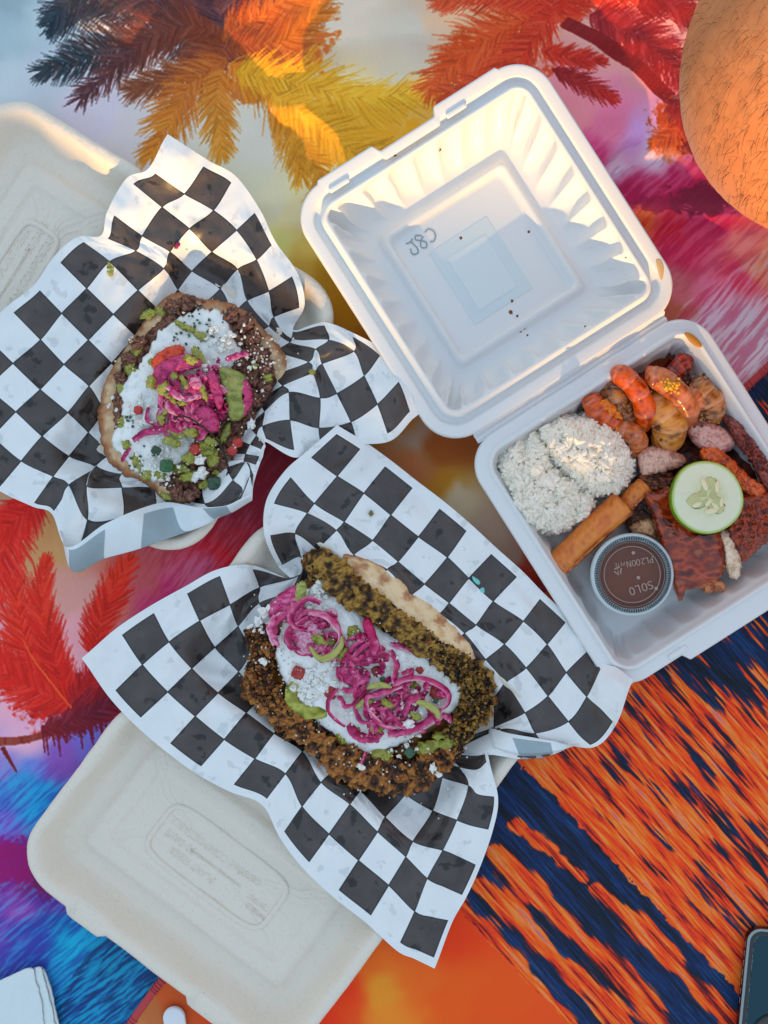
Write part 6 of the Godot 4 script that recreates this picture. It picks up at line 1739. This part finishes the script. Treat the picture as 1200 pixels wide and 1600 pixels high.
	for q in [[738, 900, 750, 908, 748, 914, 740, 908, "teal fleck on a black square beside the plastic tray, the larger"], [750, 920, 756, 918, 757, 926, 752, 925, "teal fleck on a black square beside the plastic tray, the smaller"]]:
		solo("paint_fleck", blob(q.slice(0, 8), 20, 4, func(_p, t): return 0.0362 - 0.0006 * t, func(_p, _t, _h): return Color.WHITE, 0.0335), teal, q[8], "fleck")

# ---------- person, phone, napkin, fork ----------
func surface_nets(bones: Array, cell: float, soft: float) -> ArrayMesh:      # bones: [from, to, radius from, radius to]; joined by a smooth minimum
	var lo := Vector3.ONE * 1e9
	var hi := -lo
	for b in bones:
		for e in 2:
			lo = lo.min((b[e] as Vector3) - Vector3.ONE * (b[2 + e] + cell * 3.0))
			hi = hi.max((b[e] as Vector3) + Vector3.ONE * (b[2 + e] + cell * 3.0))
	var nx := int((hi.x - lo.x) / cell) + 2
	var ny := int((hi.y - lo.y) / cell) + 2
	var nz_ := int((hi.z - lo.z) / cell) + 2
	var f := PackedFloat32Array()
	f.resize(nx * ny * nz_)
	f.fill(1.0)
	for b in bones:
		var a: Vector3 = b[0]
		var c: Vector3 = b[1]
		var ab := c - a
		var l2 := maxf(ab.length_squared(), 1e-9)
		var r := maxf(b[2], b[3]) + cell * 4.0 + soft
		var l := ((a.min(c) - Vector3.ONE * r - lo) / cell).floor()
		var u := ((a.max(c) + Vector3.ONE * r - lo) / cell).ceil()
		for z in range(maxi(int(l.z), 0), mini(int(u.z), nz_)):
			for y in range(maxi(int(l.y), 0), mini(int(u.y), ny)):
				for x in range(maxi(int(l.x), 0), mini(int(u.x), nx)):
					var p := lo + Vector3(x, y, z) * cell
					var t := clampf((p - a).dot(ab) / l2, 0.0, 1.0)
					var d := p.distance_to(a + ab * t) - lerpf(b[2], b[3], t)
					var i := (z * ny + y) * nx + x
					var o := f[i]
					var h := maxf(soft - absf(o - d), 0.0) / soft
					f[i] = minf(o, d) - h * h * soft * 0.25
	var at := {}
	var v := PackedVector3Array()
	var step := [0, 1, nx, nx + 1, nx * ny, nx * ny + 1, nx * ny + nx, nx * ny + nx + 1]
	var off := [Vector3(0, 0, 0), Vector3(1, 0, 0), Vector3(0, 1, 0), Vector3(1, 1, 0), Vector3(0, 0, 1), Vector3(1, 0, 1), Vector3(0, 1, 1), Vector3(1, 1, 1)]
	var edges := [[0, 1], [0, 2], [0, 4], [1, 3], [1, 5], [2, 3], [2, 6], [3, 7], [4, 5], [4, 6], [5, 7], [6, 7]]
	for z in nz_ - 1:
		for y in ny - 1:
			for x in nx - 1:
				var i := (z * ny + y) * nx + x
				var s := 0
				for k in 8:
					if f[i + step[k]] < 0.0: s += 1
				if s == 0 or s == 8: continue
				var sum := Vector3.ZERO
				var n := 0
				for e in edges:
					var fa := f[i + step[e[0]]]
					var fb := f[i + step[e[1]]]
					if (fa < 0.0) == (fb < 0.0): continue
					sum += (off[e[0]] as Vector3).lerp(off[e[1]], fa / (fa - fb))
					n += 1
				at[i] = v.size()
				v.append(lo + (Vector3(x, y, z) + sum / n) * cell)
	var ix := PackedInt32Array()
	for i in at:
		var inside := f[i] < 0.0
		for q in [[1, nx, nx * ny], [nx, nx * ny, 1], [nx * ny, 1, nx]]:
			if (f[i + q[0]] < 0.0) == inside: continue
			var a: int = i - q[1] - q[2]
			var b: int = i - q[2]
			var d: int = i - q[1]
			if not (at.has(a) and at.has(b) and at.has(d)): continue
			var quad := [at[a], at[b], at[i], at[d]]
			if inside: quad.reverse()
			ix.append_array([quad[0], quad[1], quad[2], quad[0], quad[2], quad[3]])
	return mk(v, ix)

func build_surroundings() -> void:
	person()
	phone()
	napkin()
	fork()

func person() -> void:
	var t := thing("person", "bare bent knee of a person sitting at the upper right, sunlit hairy skin", "person")
	var skin_tex := noise_tex(0.05, 512, 5, FastNoiseLite.TYPE_SIMPLEX_SMOOTH, 21)
	var ramp := Image.create(256, 256, false, Image.FORMAT_RGB8)
	var f := FastNoiseLite.new()
	f.frequency = 0.03
	f.fractal_octaves = 4
	for y in 256:
		for x in 256:
			var k := 0.5 + 0.5 * f.get_noise_2d(x, y)
			ramp.set_pixel(x, y, Color8(190, 116, 68).lerp(Color8(216, 144, 92), k))
	var skin := mat(Color.WHITE, 0.5, {"albedo_texture": ImageTexture.create_from_image(ramp)})
	bump(skin, skin_tex, 0.006, 16.0)
	var knee := Vector3(0.194, 0.325, -0.184)
	var hip := Vector3(0.62, 0.15, -0.27)
	var ankle := Vector3(0.40, 0.06, -0.10)
	var toe := Vector3(0.36, 0.03, 0.06)
	var bones := [[knee, hip, 0.070, 0.088], [knee + Vector3(0.02, -0.02, 0.0), knee.lerp(ankle, 0.42) + Vector3(0.03, 0, -0.01), 0.066, 0.060], [knee.lerp(ankle, 0.42) + Vector3(0.03, 0, -0.01), ankle, 0.058, 0.038], [ankle, ankle + Vector3(0.02, -0.028, -0.04), 0.036, 0.032], [ankle + Vector3(0, -0.02, 0), toe, 0.036, 0.022], [ankle + Vector3(0, -0.025, 0), toe + Vector3(0.024, -0.004, -0.004), 0.030, 0.018], [ankle + Vector3(0, -0.025, 0), toe + Vector3(-0.022, -0.002, 0.0), 0.030, 0.020]]
	for k in 5: bones.append([toe + Vector3(-0.032 + k * 0.016, -0.006, 0.004 - absf(k - 1) * 0.004), toe + Vector3(-0.036 + k * 0.0185, -0.016, 0.048 - k * 0.006), 0.0110 - k * 0.0010, 0.0085 - k * 0.0008])
	var body := part("leg", surface_nets(bones, 0.0075, 0.012), skin, t)
	var short_m := bump(mat(Color8(52, 62, 78), 0.9), noise_tex(0.2, 256, 2), 0.02, 20.0)
	var d := hip - knee
	part("shorts", surface_nets([[knee + d * 0.55, hip + d * 0.05, 0.094, 0.115], [hip, hip + Vector3(0.06, -0.03, 0.22), 0.120, 0.120]], 0.010, 0.04), short_m, t)
	# body hair: fine curved slivers on the knee and shin
	var hair := tube(curve([Vector3(0, 0, 0), Vector3(0.0006, 0.0030, 0), Vector3(0.0030, 0.0052, 0.0004), Vector3(0.0070, 0.0060, 0.0012)], 7), 4, func(tt): return Vector2(0.00015, 0.00012) * (1.0 - 0.75 * tt), func(_t, _a): return Color.WHITE)
	var arr := body.mesh.surface_get_arrays(0)
	var v: PackedVector3Array = arr[Mesh.ARRAY_VERTEX]
	var n: PackedVector3Array = arr[Mesh.ARRAY_NORMAL]
	var near := []
	for i in v.size():
		if v[i].distance_to(knee) < 0.22 and n[i].y > -0.2 and v[i].y > 0.12: near.append(i)
	var places := []
	for k in 9000:
		var i: int = near[rng.randi() % near.size()]
		var nn := n[i]
		var flow := Vector3(-0.35, -0.6, 0.8) + Vector3(rng.randf_range(-0.5, 0.5), 0, rng.randf_range(-0.5, 0.5))
		var x := (flow - nn * flow.dot(nn)).normalized()
		var z := x.cross(nn)
		var at := v[i] + x * rng.randf_range(-0.006, 0.006) + z * rng.randf_range(-0.006, 0.006)
		var s := rng.randf_range(0.45, 1.0)
		places.append(Transform3D(Basis(x * s, nn * s * rng.randf_range(0.4, 0.8), z * s * (1.0 if rng.randf() < 0.5 else -1.0)), at - nn * 0.0012))
	many("leg_hair", hair, mat(Color8(84, 46, 20), 0.6), body, places)

func phone() -> void:
	var t := thing("phone", "dark phone with a teal back and a round grip, in the lower right corner", "phone")
	var c := P(1218, 1597, 0.0)
	t.transform = Transform3D(Basis(Vector3.UP, deg_to_rad(-5.7)), c + Vector3(0, 0.0050, 0))
	var w := 0.0365
	var l := 0.0760
	part("body", shell(w, l, 0.010, [[0.0012, 0.0], [0.0, 0.0012], [-0.0002, 0.004], [0.0, 0.0072], [0.0010, 0.0084], [0.0026, 0.0088], [0.0040, 0.0084]], 30, 12), mat(Color8(16, 18, 20), 0.25, {"metallic_specular": 0.6}), t)
	part("back_glass", shell(w - 0.0042, l - 0.0042, 0.008, [[0.0, 0.0080], [0.0004, 0.0085], [0.002, 0.0086], [0.010, 0.0086]], 30, 12), mat(Color8(2, 56, 70), 0.08, {"metallic": 0.3}), t)
	part("edge_trim", shell(w + 0.0004, l + 0.0004, 0.0104, [[0.0, 0.0066], [-0.0003, 0.0070], [0.0, 0.0074], [0.0009, 0.0084]], 30, 12), mat(Color8(150, 160, 164), 0.25, {"metallic": 0.9}), t)
	for k in 7:
		var b := part("grip_ridge", bevel_box(Vector3(0.0006, 0.0014, 0.0044), 0.0002), mat(Color8(150, 140, 132), 0.4), t)
		b.position = Vector3(-w - 0.0002, 0.0042, -0.062 + k * 0.0072)
	var disc := part("round_disc", lathe([[0.0, 0.0150], [0.0088, 0.0150], [0.0098, 0.0144], [0.0104, 0.0130], [0.0126, 0.0120], [0.0150, 0.0116], [0.0168, 0.0106], [0.0172, 0.0086]], 56), mat(Color8(60, 62, 64), 0.35), t)  # raised round piece on the back, with a teal cap
	disc.position = Vector3(-0.010, 0, 0.004)
	part("disc_cap", lathe([[0.0, 0.0156], [0.0082, 0.0156], [0.0090, 0.0150]], 48), mat(Color8(4, 120, 134), 0.15), disc)

func napkin() -> void:
	var t := thing("paper_napkin", "folded white paper napkin with embossed texture in the lower left corner", "napkin")
	var emb := mat(Color8(226, 236, 238), 0.9)
	bump(emb, noise_tex(0.22, 256, 2, FastNoiseLite.TYPE_CELLULAR, 4), 0.03, 30.0)
	var k := 0
	for q in [[[-130, 1590, 0, 1536, 62, 1512, 74, 1526, 82, 1552, 90, 1590, 100, 1640, 110, 1720, -90, 1760, -150, 1700], 0.0052], [[-128, 1586, 0, 1533, 60, 1510, 68, 1522, 76, 1552, 86, 1596, 96, 1700, -100, 1740, -146, 1690], 0.0066], [[-126, 1582, 0, 1531, 50, 1511, 56, 1528, 66, 1562, 69, 1604, 76, 1690, -110, 1730, -140, 1680], 0.0078]]:
		part("napkin_ply", blob(q[0], 120, 30, func(p, tt): return q[1] - 0.0006 * pow(tt, 8.0) + 0.0005 * n3(p.x * 0.03, p.y * 0.03, k) + 0.0003 * n3(p.x * 0.1, p.y * 0.1, k), func(_p, _t, _h): return Color.WHITE, q[1] - 0.0010, 1.0, 0.06), emb, t)
		k += 1

func fork() -> void:
	var t := thing("plastic_fork", "white plastic fork, its holed handle end just in frame at the bottom", "fork")
	var m := mat(Color8(232, 234, 240), 0.3)
	t.transform = Transform3D(Basis(Vector3.UP, deg_to_rad(10.0)), P(275, 1583, 0.0) + Vector3(0, 0.005, 0))
	var v := PackedVector3Array()
	# handle: outline rings round the hole
	var na := 40
	for e in [[0.0, 0.0], [0.0, 0.0018], [0.15, 0.0023], [0.85, 0.0021], [1.0, 0.0016], [1.0, 0.0]]:
		for i in na:
			var a := -TAU * i / na
			var o := Vector2(cos(a) * 0.0085, sin(a) * 0.0085)
			if o.y > 0.0: o.y += 0.020 * o.y / 0.0085
			else: o.y *= 1.0
			var h := Vector2(cos(a) * 0.0026, 0.009 + sin(a) * 0.0026)
			var q := o.lerp(h, e[0])
			v.append(Vector3(q.x, e[1], q.y))
	var ix := cells(na, 6, true)
	part("handle", mk(v, ix), m, t)
	part("shaft", tube(PackedVector3Array([Vector3(0, 0.0012, 0.024), Vector3(0, 0.0014, 0.05), Vector3(0, 0.002, 0.08), Vector3(0, 0.0022, 0.105)]), 12, func(tt): return Vector2(0.0058 - 0.0022 * tt, 0.0012), func(_t, _a): return Color.WHITE), m, t)
	for k in 4:
		var x := (k - 1.5) * 0.0052
		part("tine", tube(curve([Vector3(0, 0.0022, 0.103), Vector3(x, 0.0020, 0.116), Vector3(x, 0.0012, 0.130), Vector3(x, 0.0024, 0.145)], 16), 8, func(tt): return Vector2(0.0019 - 0.0010 * tt, 0.0010), func(_t, _a): return Color.WHITE), m, t)
